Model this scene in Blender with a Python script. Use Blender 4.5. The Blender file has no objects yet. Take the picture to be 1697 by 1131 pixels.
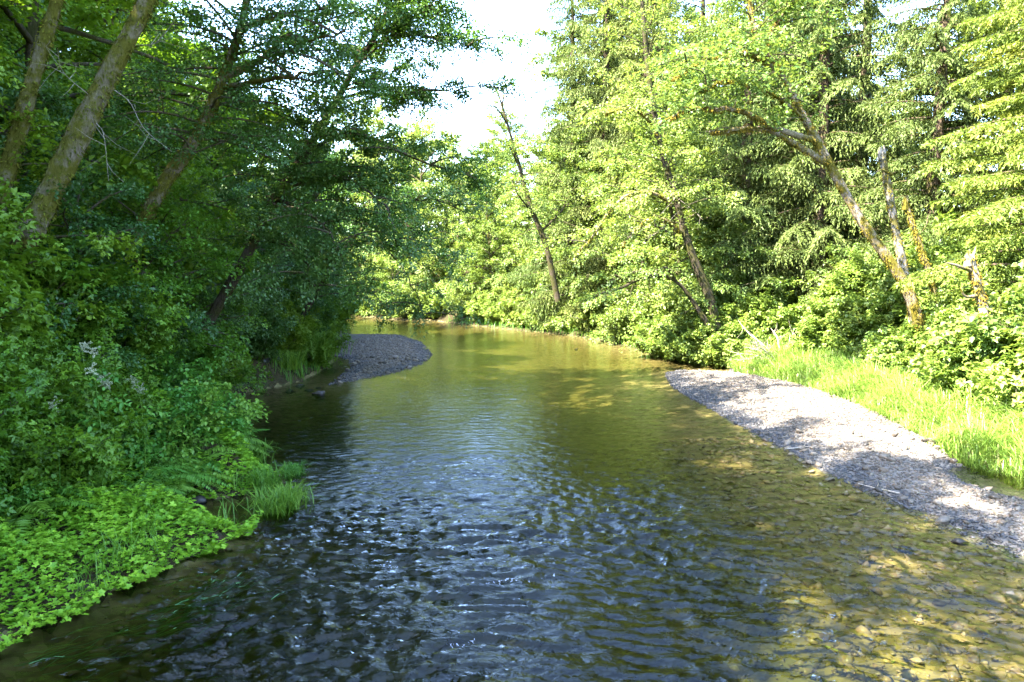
import bpy, math
import numpy as np
from mathutils import Vector, Matrix

# ------------------------------------------------------------------ camera, sky, sun, exposure
SC = bpy.context.scene
COL = SC.collection
PI = math.pi
R = math.radians
FPX, PITCH, CAMH = 26 / 36 * 1697, R(5.4), 4.0
cam_d = bpy.data.cameras.new('camera'); cam = bpy.data.objects.new('camera', cam_d); COL.objects.link(cam)
cam_d.lens = 26; cam_d.sensor_width = 36; cam_d.clip_start = 0.1; cam_d.clip_end = 4000
cam.location = (0, 0, CAMH); cam.rotation_euler = (PI / 2 - PITCH, 0, 0)
SC.camera = cam
SUN_EL, SUN_AZ = R(47), R(241)          # azimuth clockwise from +Y
world = bpy.data.worlds.new('World'); SC.world = world; world.use_nodes = True
wn = world.node_tree.nodes; wl = world.node_tree.links
sky = wn.new('ShaderNodeTexSky'); sky.sky_type = 'NISHITA'; sky.sun_disc = False
sky.sun_elevation = SUN_EL; sky.sun_rotation = SUN_AZ; sky.air_density = 1.0; sky.dust_density = 0.9; sky.ozone_density = 2.5
wl.new(sky.outputs[0], wn['Background'].inputs[0]); wn['Background'].inputs[1].default_value = 0.15
sun_d = bpy.data.lights.new('sun', 'SUN'); sun_d.energy = 4.8; sun_d.angle = R(0.53); sun_d.color = (1.0, 0.95, 0.86)
sun = bpy.data.objects.new('sun', sun_d); COL.objects.link(sun); sun.location = (-30, -12, 40)
TO_SUN = Vector((math.sin(SUN_AZ) * math.cos(SUN_EL), math.cos(SUN_AZ) * math.cos(SUN_EL), math.sin(SUN_EL)))
sun.rotation_euler = TO_SUN.to_track_quat('Z', 'Y').to_euler()
vs = SC.view_settings; vs.view_transform = 'Standard'; vs.look = 'None'; vs.exposure = 3.95; vs.gamma = 1.0; vs.use_curve_mapping = False
cy = SC.cycles
cy.max_bounces = 6; cy.diffuse_bounces = 3; cy.glossy_bounces = 3; cy.transmission_bounces = 5; cy.transparent_max_bounces = 8
cy.caustics_reflective = False; cy.caustics_refractive = False; cy.use_denoising = True; cy.sample_clamp_indirect = 6.0

# ------------------------------------------------------------------ helpers
def px3(px, py, depth):
    """photo pixel + distance along +Y -> world point (used to survey where things stand)"""
    a = (px - 848.5) / FPX; b = -(py - 565.5) / FPX
    d = np.array([a, math.cos(PITCH) + math.sin(PITCH) * b, -math.sin(PITCH) + math.cos(PITCH) * b])
    return np.array([0, 0, CAMH]) + d * (depth / d[1])
def pts(l): return np.array([px3(*q) for q in l])
_perm = np.random.RandomState(7).permutation(256); _perm = np.concatenate([_perm, _perm])
_ga = np.random.RandomState(8).rand(256) * 2 * PI; _gx, _gy = np.cos(_ga), np.sin(_ga)
def perlin(x, y):
    xi = np.floor(x).astype(int); yi = np.floor(y).astype(int); xf = x - xi; yf = y - yi
    def g(i, j, dx, dy):
        h = _perm[(_perm[i & 255] + j) & 255]
        return _gx[h] * dx + _gy[h] * dy
    u = xf * xf * xf * (xf * (xf * 6 - 15) + 10); v = yf * yf * yf * (yf * (yf * 6 - 15) + 10)
    a = g(xi, yi, xf, yf); b = g(xi + 1, yi, xf - 1, yf); c = g(xi, yi + 1, xf, yf - 1); d = g(xi + 1, yi + 1, xf - 1, yf - 1)
    return (a + u * (b - a)) * (1 - v) + (c + u * (d - c)) * v
def fbm(x, y, o=3):
    s = 0; a = 1.0
    for k in range(o):
        s = s + a * perlin(x * 2 ** k + 17.3 * k, y * 2 ** k - 9.1 * k); a *= 0.5
    return s
def norm(v): return v / np.maximum(np.linalg.norm(v, axis=-1, keepdims=True), 1e-9)
UP = np.array([0, 0, 1.0])

class Geo:
    def __init__(s): s.V = []; s.F = []; s.T = []; s.n = 0
    def add(s, V, F, tint=0.5):
        V = np.asarray(V, float).reshape(-1, 3); s.V.append(V); s.F.append(np.asarray(F, int) + s.n)
        s.T.append(np.broadcast_to(np.asarray(tint, float), (len(V),))); s.n += len(V)
    def mesh(s, name, mat, smooth=False):
        me = bpy.data.meshes.new(name)
        if not s.V: return me
        V = np.concatenate(s.V); T = np.concatenate(s.T)
        me.vertices.add(len(V)); me.vertices.foreach_set('co', V.astype(np.float32).ravel())
        starts, loops, off = [], [], 0
        for f in s.F:
            k = f.shape[1]; starts.append(off + np.arange(len(f)) * k); loops.append(f.ravel()); off += f.size
        loops = np.concatenate(loops); starts = np.concatenate(starts)
        me.loops.add(len(loops)); me.loops.foreach_set('vertex_index', loops.astype(np.int32))
        me.polygons.add(len(starts)); me.polygons.foreach_set('loop_start', starts.astype(np.int32))
        if smooth: me.polygons.foreach_set('use_smooth', np.ones(len(starts), bool))
        at = me.attributes.new('tint', 'FLOAT', 'POINT'); at.data.foreach_set('value', T.astype(np.float32))
        me.update(calc_edges=True); me.validate()
        if mat: me.materials.append(mat)
        return me
def link(name, me, parent=None, loc=None):
    o = bpy.data.objects.new(name, me); COL.objects.link(o)
    if parent: o.parent = parent
    if loc is not None: o.location = loc
    return o
def tag(o, label=None, cat=None, group=None, kind=None):
    if label: o['label'] = label
    if cat: o['category'] = cat
    if group: o['group'] = group
    if kind: o['kind'] = kind
    return o
def thing(name, label, cat, loc=(0, 0, 0), rz=0.0, scale=1.0, group=None, tilt=(0, 0)):
    o = bpy.data.objects.new(name, None); COL.objects.link(o); o.empty_display_size = 0.3
    o.location = loc; o.rotation_euler = (tilt[0], tilt[1], rz)
    o.scale = (scale,) * 3 if np.isscalar(scale) else scale
    return tag(o, label, cat, group)
def spawn(name, parts, label, cat, loc, rz=0.0, scale=1.0, group=None, tilt=(0, 0)):
    """a thing out of shared meshes: parts = [(part name, mesh), ...]"""
    t = thing(name, label, cat, loc, rz, scale, group, tilt)
    for n, me in parts:
        o = link(n, me, t)
        if n == 'twigs': o['kind'] = 'stuff'
    return t

def spline(P, n):
    P = np.asarray(P, float); k = len(P)
    if k < 3: return P[0] + (P[-1] - P[0]) * np.linspace(0, 1, n)[:, None]
    Q = np.vstack([2 * P[0] - P[1], P, 2 * P[-1] - P[-2]])
    t = np.linspace(0, k - 1 - 1e-6, n); i = t.astype(int); f = (t - i)[:, None]
    a, b, c, d = Q[i], Q[i + 1], Q[i + 2], Q[i + 3]
    return 0.5 * (2 * b + (c - a) * f + (2 * a - 5 * b + 4 * c - d) * f ** 2 + (3 * b - a - 3 * c + d) * f ** 3)
def tube(g, P, rad, sides=6, tint=0.5, rng=None, rough=0.0, cap=False):
    P = np.asarray(P, float); n = len(P); rad = np.broadcast_to(np.asarray(rad, float), (n,))
    T = norm(np.gradient(P, axis=0)); ref = np.array([0.31, 0.2, 0.93]) if abs(T[:, 2]).mean() < 0.8 else np.array([1.0, 0.1, 0.0])
    S = norm(np.cross(T, ref)); U = np.cross(S, T)
    a = np.arange(sides) * 2 * PI / sides
    rr = np.repeat(rad[:, None], sides, 1)
    if rng is not None and rough: rr = rr * (1 + rough * rng.randn(n, sides))
    V = P[:, None] + rr[..., None] * (np.cos(a)[None, :, None] * S[:, None] + np.sin(a)[None, :, None] * U[:, None])
    i = np.arange(n - 1)[:, None] * sides; j = np.arange(sides)[None]; j2 = (j + 1) % sides
    F = np.stack([i + j, i + j2, i + sides + j2, i + sides + j], -1).reshape(-1, 4)
    g.add(V, F, tint)
    if cap:
        base = (n - 1) * sides
        g.add(np.vstack([V[-1], P[-1][None]]), np.stack([np.arange(sides), (np.arange(sides) + 1) % sides, np.full(sides, sides)], -1), tint)

def leaves(g, P, D, N, L, W, rng, kind=0, tint=None, fold=0.18):
    n = len(P); L = np.broadcast_to(L, (n,))[:, None]; W = np.broadcast_to(W, (n,))[:, None]
    D = norm(D); S = norm(np.cross(D, N)); N = np.cross(S, D)
    tint = rng.rand(n) if tint is None else tint
    if kind == 0:      # folded diamond
        V = np.stack([P, P + 0.45 * L * D + 0.5 * W * S + fold * W * N, P + L * D - 0.1 * L * N, P + 0.45 * L * D - 0.5 * W * S + fold * W * N], 1)
        k = 4; f = np.array([[0, 1, 2], [0, 2, 3]])
    elif kind == 1:    # ovate, creased along the midrib
        V = np.stack([P, P + .28 * L * D + .46 * W * S + fold * W * N, P + .66 * L * D + .42 * W * S + fold * W * N, P + L * D - .18 * L * N,
                      P + .66 * L * D - .42 * W * S + fold * W * N, P + .28 * L * D - .46 * W * S + fold * W * N], 1)
        k = 6; f = np.array([[0, 1, 2], [0, 2, 3], [0, 3, 4], [0, 4, 5]])
    elif kind == 2:    # three pointed lobes
        o = np.array([[0, 0, 0], [.12, .5, .1], [.45, .62, .05], [.5, .22, .08], [1, 0, -.15], [.5, -.22, .08], [.45, -.62, .05], [.12, -.5, .1]])
        V = P[:, None] + o[None, :, 0:1] * L[:, None] * D[:, None] + o[None, :, 1:2] * W[:, None] * S[:, None] + o[None, :, 2:3] * W[:, None] * N[:, None]
        k = 8; f = np.array([[0, 1, 2], [0, 2, 3], [0, 3, 4], [0, 4, 5], [0, 5, 6], [0, 6, 7]])
    elif kind == 5:    # slim needle spray, one triangle
        V = np.stack([P + .5 * W * S, P - .5 * W * S, P + L * D - .08 * L * N], 1); k = 3; f = np.array([[0, 1, 2]])
    elif kind == 4:    # round, five shallow lobes
        an = np.linspace(-2.75, 2.75, 11); rd = np.array([.3, .52, .34, .58, .36, .62, .36, .58, .34, .52, .3])
        o = np.vstack([[[.42, 0, -.06]], np.stack([.42 + rd * np.cos(an), rd * np.sin(an), .06 + 0 * an], -1)])
        V = P[:, None] + o[None, :, 0:1] * L[:, None] * D[:, None] + o[None, :, 1:2] * W[:, None] * S[:, None] + o[None, :, 2:3] * W[:, None] * N[:, None]
        k = 12; f = np.stack([np.zeros(10, int), np.arange(1, 11), np.arange(2, 12)], -1)
    else:              # trifoliate: three diamonds
        Vs = []
        for ang, sc in ((0, 1.0), (1.15, .8), (-1.15, .8)):
            d = math.cos(ang) * D + math.sin(ang) * S; s = math.cos(ang) * S - math.sin(ang) * D
            b = P + 0.12 * L * D
            Vs.append(np.stack([b, b + .45 * sc * L * d + .36 * sc * W * s + fold * W * N, b + sc * L * d - .12 * L * N, b + .45 * sc * L * d - .36 * sc * W * s + fold * W * N], 1))
        V = np.concatenate(Vs, 1); k = 12; f = np.array([[0, 1, 2], [0, 2, 3], [4, 5, 6], [4, 6, 7], [8, 9, 10], [8, 10, 11]])
    F = (np.arange(n)[:, None, None] * k + f[None]).reshape(-1, 3)
    g.add(V.reshape(-1, 3), F, np.repeat(tint, k))
def cluster_leaves(g, C, O, r, per, L, W, rng, kind=0, flat=0.2, droop=0.25, jit=0.45, ratio=0.7):
    """flat sprays of leaves round the ends of twigs"""
    C = np.asarray(C); O = norm(np.asarray(O)); m = len(C)
    r = np.broadcast_to(np.asarray(r, float), (m,)); i = np.repeat(np.arange(m), per); n = len(i)
    lat = norm(np.cross(O, UP + 0.25 * rng.randn(m, 3)))[i]; o = O[i]; ri = r[i]
    nn = norm(np.cross(lat, o)); nn = nn * np.sign(nn[:, 2:3] + 1e-6)
    a = rng.uniform(-0.8, 1.0, n); b = np.clip(rng.randn(n) * 0.5, -1.1, 1.1) * np.sqrt(np.clip(1.05 - np.abs(a), 0.15, 1)); c = rng.randn(n) * flat
    P = C[i] + ri[:, None] * (a[:, None] * o + ratio * b[:, None] * lat + c[:, None] * nn)
    P[:, 2] -= droop * ri * np.clip(a, 0, 1) ** 2
    D = 0.6 * o + 0.8 * np.sign(b)[:, None] * lat + 0.5 * rng.randn(n, 3) - 0.25 * UP
    N = nn + 0.35 * UP + jit * rng.randn(n, 3)
    ct = rng.rand(m)[i]
    leaves(g, P, D, N, L * rng.uniform(.7, 1.2, n), W * rng.uniform(.75, 1.2, n), rng, kind, np.clip(0.55 * ct + 0.45 * rng.rand(n), 0, 1))
def foliate(rng, tw, limbs, spacing, slen, start=0.15, side=3, up=0.12, droop=0.25, rad=0.014):
    """side twigs along limbs; returns the places and headings of the leaf sprays"""
    C, O = [], []
    for P in limbs:
        seg = np.linalg.norm(np.diff(P, axis=0), axis=1); cum = np.concatenate([[0], np.cumsum(seg)]); tot = cum[-1]
        s = start * tot; sgn = 1
        while s < tot:
            p = np.array([np.interp(s, cum, P[:, k]) for k in range(3)]); q = np.array([np.interp(min(s + .1, tot), cum, P[:, k]) for k in range(3)])
            t = norm(q - p) if s + .05 < tot else norm(P[-1] - P[-2])
            lat = norm(np.cross(t, UP + 0.3 * rng.randn(3))) * sgn; sgn = -sgn
            d = norm(0.55 * t + 0.85 * lat + up * UP + 0.25 * rng.randn(3))
            ln = slen * rng.uniform(.6, 1.25) * (1 - 0.55 * s / tot)
            e1 = p + d * ln * .5 + UP * 0.02; e2 = p + d * ln - UP * droop * ln * .5
            tube(tw, np.array([p, e1, e2]), [rad, rad * .7, rad * .3], side)
            C += [p + d * ln * .4, e1 + (e2 - e1) * .3, e2]; O += [d, d, norm(e2 - e1)]
            s += spacing * rng.uniform(.7, 1.3)
        C.append(P[-1]); O.append(norm(P[-1] - P[-2]))
    return np.array(C), np.array(O)

# ------------------------------------------------------------------ materials
def mat(name):
    m = bpy.data.materials.new(name); m.use_nodes = True; nt = m.node_tree; nt.nodes.clear()
    out = nt.nodes.new('ShaderNodeOutputMaterial'); return m, nt, out
def N_(nt, t, **kw):
    n = nt.nodes.new('ShaderNode' + t)
    for k, v in kw.items():
        if k in n.inputs: n.inputs[k].default_value = v
        else: setattr(n, k, v)
    return n
def ramp(nt, stops, fac):
    r = nt.nodes.new('ShaderNodeValToRGB'); e = r.color_ramp.elements
    while len(e) < len(stops): e.new(0.5)
    for i, (p, c) in enumerate(stops): e[i].position = p; e[i].color = (*c, 1)
    nt.links.new(fac, r.inputs[0]); return r.outputs[0]
def leaf_mat(name, dark, light, trans=(0.12, 0.2, 0.02), tf=0.35, gloss=0.05, rough=0.42, hue=0.025, straw=None):
    m, nt, out = mat(name); L = nt.links.new
    at = N_(nt, 'Attribute', attribute_name='tint'); oi = N_(nt, 'ObjectInfo')
    c = ramp(nt, [(0.0, dark), (0.65, tuple((a + b) / 2 for a, b in zip(dark, light))), (.93 if straw else 1.0, light)] + ([(.95, straw), (1.0, straw)] if straw else []), at.outputs['Fac'])
    mr = N_(nt, 'MapRange'); L(oi.outputs['Random'], mr.inputs['Value']); mr.inputs['To Min'].default_value = 0.5 - hue; mr.inputs['To Max'].default_value = 0.5 + hue * 0.6
    mv = N_(nt, 'MapRange'); L(oi.outputs['Random'], mv.inputs['Value']); mv.inputs['To Min'].default_value = 1.15; mv.inputs['To Max'].default_value = 0.85
    hs = N_(nt, 'HueSaturation'); L(c, hs.inputs['Color']); L(mr.outputs[0], hs.inputs['Hue']); L(mv.outputs[0], hs.inputs['Value'])
    d = N_(nt, 'BsdfDiffuse'); L(hs.outputs[0], d.inputs[0])
    hs2 = N_(nt, 'MixRGB', blend_type='MIX', Fac=0.5); L(hs.outputs[0], hs2.inputs[1]); hs2.inputs[2].default_value = (*trans, 1)
    t = N_(nt, 'BsdfTranslucent'); L(hs2.outputs[0], t.inputs[0])
    mx = N_(nt, 'MixShader', Fac=tf); L(d.outputs[0], mx.inputs[1]); L(t.outputs[0], mx.inputs[2])
    gl = N_(nt, 'BsdfGlossy', Roughness=rough); gl.inputs[0].default_value = (1, 1, 1, 1)
    m2 = N_(nt, 'MixShader', Fac=gloss); L(mx.outputs[0], m2.inputs[1]); L(gl.outputs[0], m2.inputs[2])
    L(m2.outputs[0], out.inputs[0]); return m
def bark_mat(name, bark, bark2, moss, moss_amt=0.5, scale=6.0):
    m, nt, out = mat(name); L = nt.links.new
    tc = N_(nt, 'TexCoord'); n1 = N_(nt, 'TexNoise', Scale=scale * .5, Detail=6.0, Roughness=.65); L(tc.outputs['Object'], n1.inputs['Vector'])
    mp = N_(nt, 'Mapping'); mp.inputs['Scale'].default_value = (1, 1, .35); L(tc.outputs['Object'], mp.inputs[0]); n2 = N_(nt, 'TexNoise', Scale=scale * 5, Detail=6.0, Roughness=.72); L(mp.outputs[0], n2.inputs['Vector'])
    c1 = ramp(nt, [(.3, bark), (.7, bark2)], n2.outputs['Fac'])
    f = ramp(nt, [(max(0, .62 - .4 * moss_amt - .06), (0, 0, 0)), (.62 - .4 * moss_amt + .1, (1, 1, 1))], n1.outputs['Fac'])
    mm = ramp(nt, [(.25, tuple(.45 * v for v in moss)), (.75, moss)], n2.outputs['Fac'])
    mx = N_(nt, 'MixRGB'); L(f, mx.inputs[0]); L(c1, mx.inputs[1]); L(mm, mx.inputs[2])
    b = N_(nt, 'BsdfDiffuse', Roughness=.6); L(mx.outputs[0], b.inputs[0])
    bp = N_(nt, 'Bump', Strength=.9, Distance=.05); L(n2.outputs['Fac'], bp.inputs['Height']); L(bp.outputs[0], b.inputs['Normal'])
    L(b.outputs[0], out.inputs[0]); return m
M = {}
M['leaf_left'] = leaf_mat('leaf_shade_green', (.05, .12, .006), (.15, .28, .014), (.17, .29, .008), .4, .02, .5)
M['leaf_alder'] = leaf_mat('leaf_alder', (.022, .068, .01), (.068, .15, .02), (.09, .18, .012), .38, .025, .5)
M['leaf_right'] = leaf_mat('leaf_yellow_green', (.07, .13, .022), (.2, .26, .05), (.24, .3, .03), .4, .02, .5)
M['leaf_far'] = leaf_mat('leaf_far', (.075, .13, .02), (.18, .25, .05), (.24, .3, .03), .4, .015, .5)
M['leaf_shrub_right'] = leaf_mat('leaf_shrub_sunny', (.085, .15, .02), (.22, .29, .045), (.24, .31, .03), .38, .02, .5, .012)
M['leaf_cover'] = leaf_mat('leaf_ground_cover', (.1, .25, .012), (.25, .45, .025), (.26, .46, .02), .38, .02, .5)
M['fern'] = leaf_mat('fern_green', (.06, .17, .015), (.14, .29, .03), (.16, .32, .02), .35, .02, .5)
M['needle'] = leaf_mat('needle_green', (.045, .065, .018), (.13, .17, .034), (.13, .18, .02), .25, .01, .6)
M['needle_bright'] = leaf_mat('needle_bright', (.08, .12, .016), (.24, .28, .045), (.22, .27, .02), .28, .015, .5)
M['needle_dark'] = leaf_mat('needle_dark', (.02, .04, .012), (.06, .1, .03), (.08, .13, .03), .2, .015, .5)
M['grass'] = leaf_mat('grass_green', (.1, .19, .02), (.24, .34, .05), (.26, .36, .04), .38, .025, .5, .02, (.38, .32, .16))
M['sedge'] = leaf_mat('sedge_green', (.05, .15, .012), (.14, .28, .025), (.16, .3, .02), .35, .02, .5)
M['plume'] = leaf_mat('cream_plume', (.26, .29, .16), (.4, .41, .27), (.35, .36, .2), .3, .0)
M['moss'] = leaf_mat('moss_olive', (.045, .05, .008), (.14, .14, .02), (.12, .12, .01), .15, .0)
M['moss_gold'] = leaf_mat('moss_gold', (.08, .068, .01), (.2, .165, .022), (.18, .15, .02), .2, .0)
M['weed'] = leaf_mat('water_weed', (.03, .13, .03), (.07, .22, .06), (.08, .2, .04), .2, .12)
M['bark_moss'] = bark_mat('bark_mossy', (.07, .055, .04), (.22, .185, .14), (.11, .105, .02), .5, 5)
M['bark_gold'] = bark_mat('bark_golden_moss', (.09, .065, .045), (.3, .25, .2), (.13, .11, .02), .42, 5)
M['bark_dark'] = bark_mat('bark_dark', (.03, .024, .018), (.09, .07, .05), (.06, .06, .02), .35)
M['bark_pale'] = bark_mat('bark_pale', (.1, .08, .065), (.4, .36, .31), (.11, .1, .03), .3, 5)
M['bark_conifer'] = bark_mat('bark_conifer', (.05, .034, .024), (.14, .1, .075), (.08, .08, .02), .3)
M['twig'] = bark_mat('twig', (.05, .04, .03), (.12, .1, .07), (.09, .09, .03), .3, 10)
M['twig_pale'] = bark_mat('twig_pale', (.13, .11, .09), (.3, .27, .22), (.3, .26, .12), .2, 10)
M['driftwood'] = bark_mat('driftwood', (.25, .2, .15), (.52, .45, .37), (.2, .17, .06), .05, 10)

def ground_mat():
    m, nt, out = mat('forest_floor'); L = nt.links.new
    tc = N_(nt, 'TexCoord'); n = N_(nt, 'TexNoise', Scale=1.3, Detail=8.0, Roughness=.7); L(tc.outputs['Object'], n.inputs['Vector'])
    n2 = N_(nt, 'TexNoise', Scale=14.0, Detail=6.0); L(tc.outputs['Object'], n2.inputs['Vector'])
    a = ramp(nt, [(.3, (.03, .022, .014)), (.55, (.05, .042, .02)), (.75, (.05, .075, .02))], n.outputs['Fac'])
    b = N_(nt, 'MixRGB', blend_type='OVERLAY', Fac=.6); L(a, b.inputs[1]); L(n2.outputs['Color'], b.inputs[2])
    d = N_(nt, 'BsdfDiffuse', Roughness=.8); L(b.outputs[0], d.inputs[0])
    bp = N_(nt, 'Bump', Strength=1.0, Distance=.06); L(n2.outputs['Fac'], bp.inputs['Height']); L(bp.outputs[0], d.inputs['Normal'])
    L(d.outputs[0], out.inputs[0]); return m
def stone_mat(name, cols, scale=22.0, gloss=.03):
    m, nt, out = mat(name); L = nt.links.new
    at = N_(nt, 'Attribute', attribute_name='tint'); tc = N_(nt, 'TexCoord'); oi = N_(nt, 'ObjectInfo')
    n = N_(nt, 'TexNoise', Scale=scale, Detail=6.0, Roughness=.7); L(tc.outputs['Object'], n.inputs['Vector'])
    ad = N_(nt, 'Math', operation='ADD'); L(at.outputs['Fac'], ad.inputs[0]); L(oi.outputs['Random'], ad.inputs[1])
    fr = N_(nt, 'Math', operation='FRACT'); L(ad.outputs[0], fr.inputs[0])
    c = ramp(nt, [(i / (len(cols) - 1), q) for i, q in enumerate(cols)], fr.outputs[0])
    b = N_(nt, 'MixRGB', blend_type='OVERLAY', Fac=.35); L(c, b.inputs[1]); L(n.outputs['Color'], b.inputs[2])
    d = N_(nt, 'BsdfDiffuse', Roughness=.5); L(b.outputs[0], d.inputs[0]); gl = N_(nt, 'BsdfGlossy', Roughness=.35)
    mx = N_(nt, 'MixShader', Fac=gloss); L(d.outputs[0], mx.inputs[1]); L(gl.outputs[0], mx.inputs[2])
    bp = N_(nt, 'Bump', Strength=.5, Distance=.02); L(n.outputs['Fac'], bp.inputs['Height']); L(bp.outputs[0], d.inputs['Normal'])
    L(mx.outputs[0], out.inputs[0]); return m
def pebble_sheet(name, cols, scale):
    m, nt, out = mat(name); L = nt.links.new
    tc = N_(nt, 'TexCoord'); v = N_(nt, 'TexVoronoi', Scale=scale); L(tc.outputs['Object'], v.inputs['Vector'])
    n = N_(nt, 'TexNoise', Scale=.9, Detail=5.0, Roughness=.6); L(tc.outputs['Object'], n.inputs['Vector'])
    sp = N_(nt, 'SeparateColor'); L(v.outputs['Color'], sp.inputs[0])
    m1 = N_(nt, 'Math', operation='MULTIPLY_ADD'); L(sp.outputs[0], m1.inputs[0]); m1.inputs[1].default_value = .5
    m2 = N_(nt, 'Math', operation='MULTIPLY'); L(n.outputs['Fac'], m2.inputs[0]); m2.inputs[1].default_value = .55; L(m2.outputs[0], m1.inputs[2])
    c = ramp(nt, [(i / (len(cols) - 1), q) for i, q in enumerate(cols)], m1.outputs[0])
    d = N_(nt, 'BsdfDiffuse', Roughness=.6); L(c, d.inputs[0])
    bp = N_(nt, 'Bump', Strength=.8, Distance=.03, invert=True); L(v.outputs['Distance'], bp.inputs['Height']); L(bp.outputs[0], d.inputs['Normal'])
    L(d.outputs[0], out.inputs[0]); return m
def water_mat():
    m, nt, out = mat('river_water'); L = nt.links.new
    tc = N_(nt, 'TexCoord'); mp = N_(nt, 'Mapping'); mp.inputs['Scale'].default_value = (1.0, 1.7, 1.0); mp.inputs['Rotation'].default_value = (0, 0, R(12)); L(tc.outputs['Object'], mp.inputs[0])
    n1 = N_(nt, 'TexNoise', Scale=5.0, Detail=3.0, Roughness=.55, Distortion=.6); L(mp.outputs[0], n1.inputs['Vector'])
    n2 = N_(nt, 'TexNoise', Scale=17.0, Detail=2.0, Roughness=.5, Distortion=.4); L(mp.outputs[0], n2.inputs['Vector'])
    at = N_(nt, 'Attribute', attribute_name='tint')      # how lively the surface is
    s1 = N_(nt, 'Math', operation='MULTIPLY_ADD'); L(at.outputs['Fac'], s1.inputs[0]); s1.inputs[1].default_value = .3; s1.inputs[2].default_value = .16
    b1 = N_(nt, 'Bump', Distance=.05); L(n1.outputs['Fac'], b1.inputs['Height']); L(s1.outputs[0], b1.inputs['Strength'])
    s2 = N_(nt, 'Math', operation='MULTIPLY_ADD'); L(at.outputs['Fac'], s2.inputs[0]); s2.inputs[1].default_value = .5; s2.inputs[2].default_value = .06
    b2 = N_(nt, 'Bump', Distance=.014); L(n2.outputs['Fac'], b2.inputs['Height']); L(s2.outputs[0], b2.inputs['Strength']); L(b1.outputs[0], b2.inputs['Normal'])
    fr = N_(nt, 'Fresnel', IOR=1.333); L(b2.outputs[0], fr.inputs['Normal'])
    tr = N_(nt, 'BsdfTransparent'); da = N_(nt, 'Attribute', attribute_name='depth')   # absorption grows with depth
    tint = ramp(nt, [(0, (.93, .92, .84)), (.12, (.84, .82, .7)), (.3, (.58, .59, .4)), (.6, (.32, .36, .17)), (.9, (.2, .22, .1))], da.outputs['Fac']); L(tint, tr.inputs[0])
    gl = N_(nt, 'BsdfGlossy', Roughness=.07); L(b2.outputs[0], gl.inputs['Normal'])
    mx = N_(nt, 'MixShader'); L(fr.outputs[0], mx.inputs[0]); L(tr.outputs[0], mx.inputs[1]); L(gl.outputs[0], mx.inputs[2])
    L(mx.outputs[0], out.inputs[0]); return m
M['ground'] = ground_mat()
M['stone'] = stone_mat('bar_stone', [(.042, .034, .026), (.095, .076, .056), (.14, .11, .08), (.064, .055, .045), (.2, .165, .125), (.11, .08, .052), (.052, .046, .038)])
M['wet_stone'] = stone_mat('wet_stone', [(.02, .018, .016), (.045, .038, .03), (.03, .03, .032), (.055, .045, .035)], 14, .03)
M['wet_gravel'] = stone_mat('wet_gravel', [(.03, .028, .026), (.06, .055, .05), (.045, .045, .048), (.085, .072, .06)], 20, .04)
M['bed_stone'] = stone_mat('bed_stone', [(.075, .06, .035), (.17, .13, .07), (.21, .16, .09), (.1, .085, .05), (.26, .21, .14), (.14, .1, .045)], 14)
M['gravel'] = pebble_sheet('gravel_sheet', [(.05, .046, .042), (.09, .082, .072), (.14, .125, .11), (.1, .09, .08)], 16)
M['bed'] = pebble_sheet('river_bed', [(.035, .033, .016), (.085, .073, .03), (.16, .13, .06), (.1, .085, .035)], 7)
M['water'] = water_mat()

# ------------------------------------------------------------------ terrain
LEFT_SHORE = [(-5.6, -40), (-5.5, 0), (-5.5, 7.6), (-4.95, 8.8), (-4.3, 10.3), (-4.1, 11.0), (-5.5, 11.7), (-5.5, 12.6), (-4.5, 13.0), (-4.6, 14.0), (-5.2, 14.8), (-6.9, 16.7), (-8.3, 21.1),
              (-8.9, 24.0), (-7.6, 26.6), (-7.7, 31), (-8.5, 36), (-9.5, 42), (-10.4, 47), (-11.5, 52), (-15, 58), (-48, 66)]
FAR_RIGHT = [(-48, 78), (-14, 66), (-9.7, 60.5), (-6.3, 59.7), (-0.8, 51.5), (3.8, 45.7), (6.1, 39), (7.5, 32.8), (9.3, 30.6), (8.5, 29.3), (6.8, 29.7), (6.0, 29.0), (5.5, 25), (5.78, 21), (5.93, 18.3),
             (6.32, 13.7), (6.54, 12), (7.0, 9.8), (7.7, 7), (8.7, 2), (9.5, -40)]
RIVER = LEFT_SHORE + FAR_RIGHT
LBAR = [(-6.5, 25.6), (-6.75, 30.5), (-7.4, 33.2), (-9.2, 36), (-10.2, 42), (-11, 47.5), (-7, 46.5), (-5.1, 41.8), (-3.8, 35.4), (-3.84, 31.5), (-4.86, 28.3)]
BAR_BACK = [(9.2, 30.6), (8.6, 28.2), (9.7, 24), (9.9, 21), (9.5, 17.5), (9.3, 15.0), (10.3, 12.5), (11.5, 9), (12.5, 2)]
RBAR = FAR_RIGHT[9:20] + BAR_BACK[::-1]
def inside(poly, X, Y):
    c = np.zeros(X.shape, bool); n = len(poly)
    for i in range(n):
        x0, y0 = poly[i]; x1, y1 = poly[(i + 1) % n]
        if y0 == y1: continue
        k = ((y0 > Y) != (y1 > Y)) & (X < (x1 - x0) * (Y - y0) / (y1 - y0) + x0); c ^= k
    return c
def pdist(poly, X, Y, closed=True):
    d = np.full(X.shape, 1e9); n = len(poly)
    for i in range(n if closed else n - 1):
        x0, y0 = poly[i]; x1, y1 = poly[(i + 1) % n]; dx, dy = x1 - x0, y1 - y0
        t = np.clip(((X - x0) * dx + (Y - y0) * dy) / (dx * dx + dy * dy), 0, 1)
        d = np.minimum(d, np.hypot(X - x0 - t * dx, Y - y0 - t * dy))
    return d
def smooth(a, b, x): t = np.clip((x - a) / (b - a), 0, 1); return t * t * (3 - 2 * t)
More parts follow.
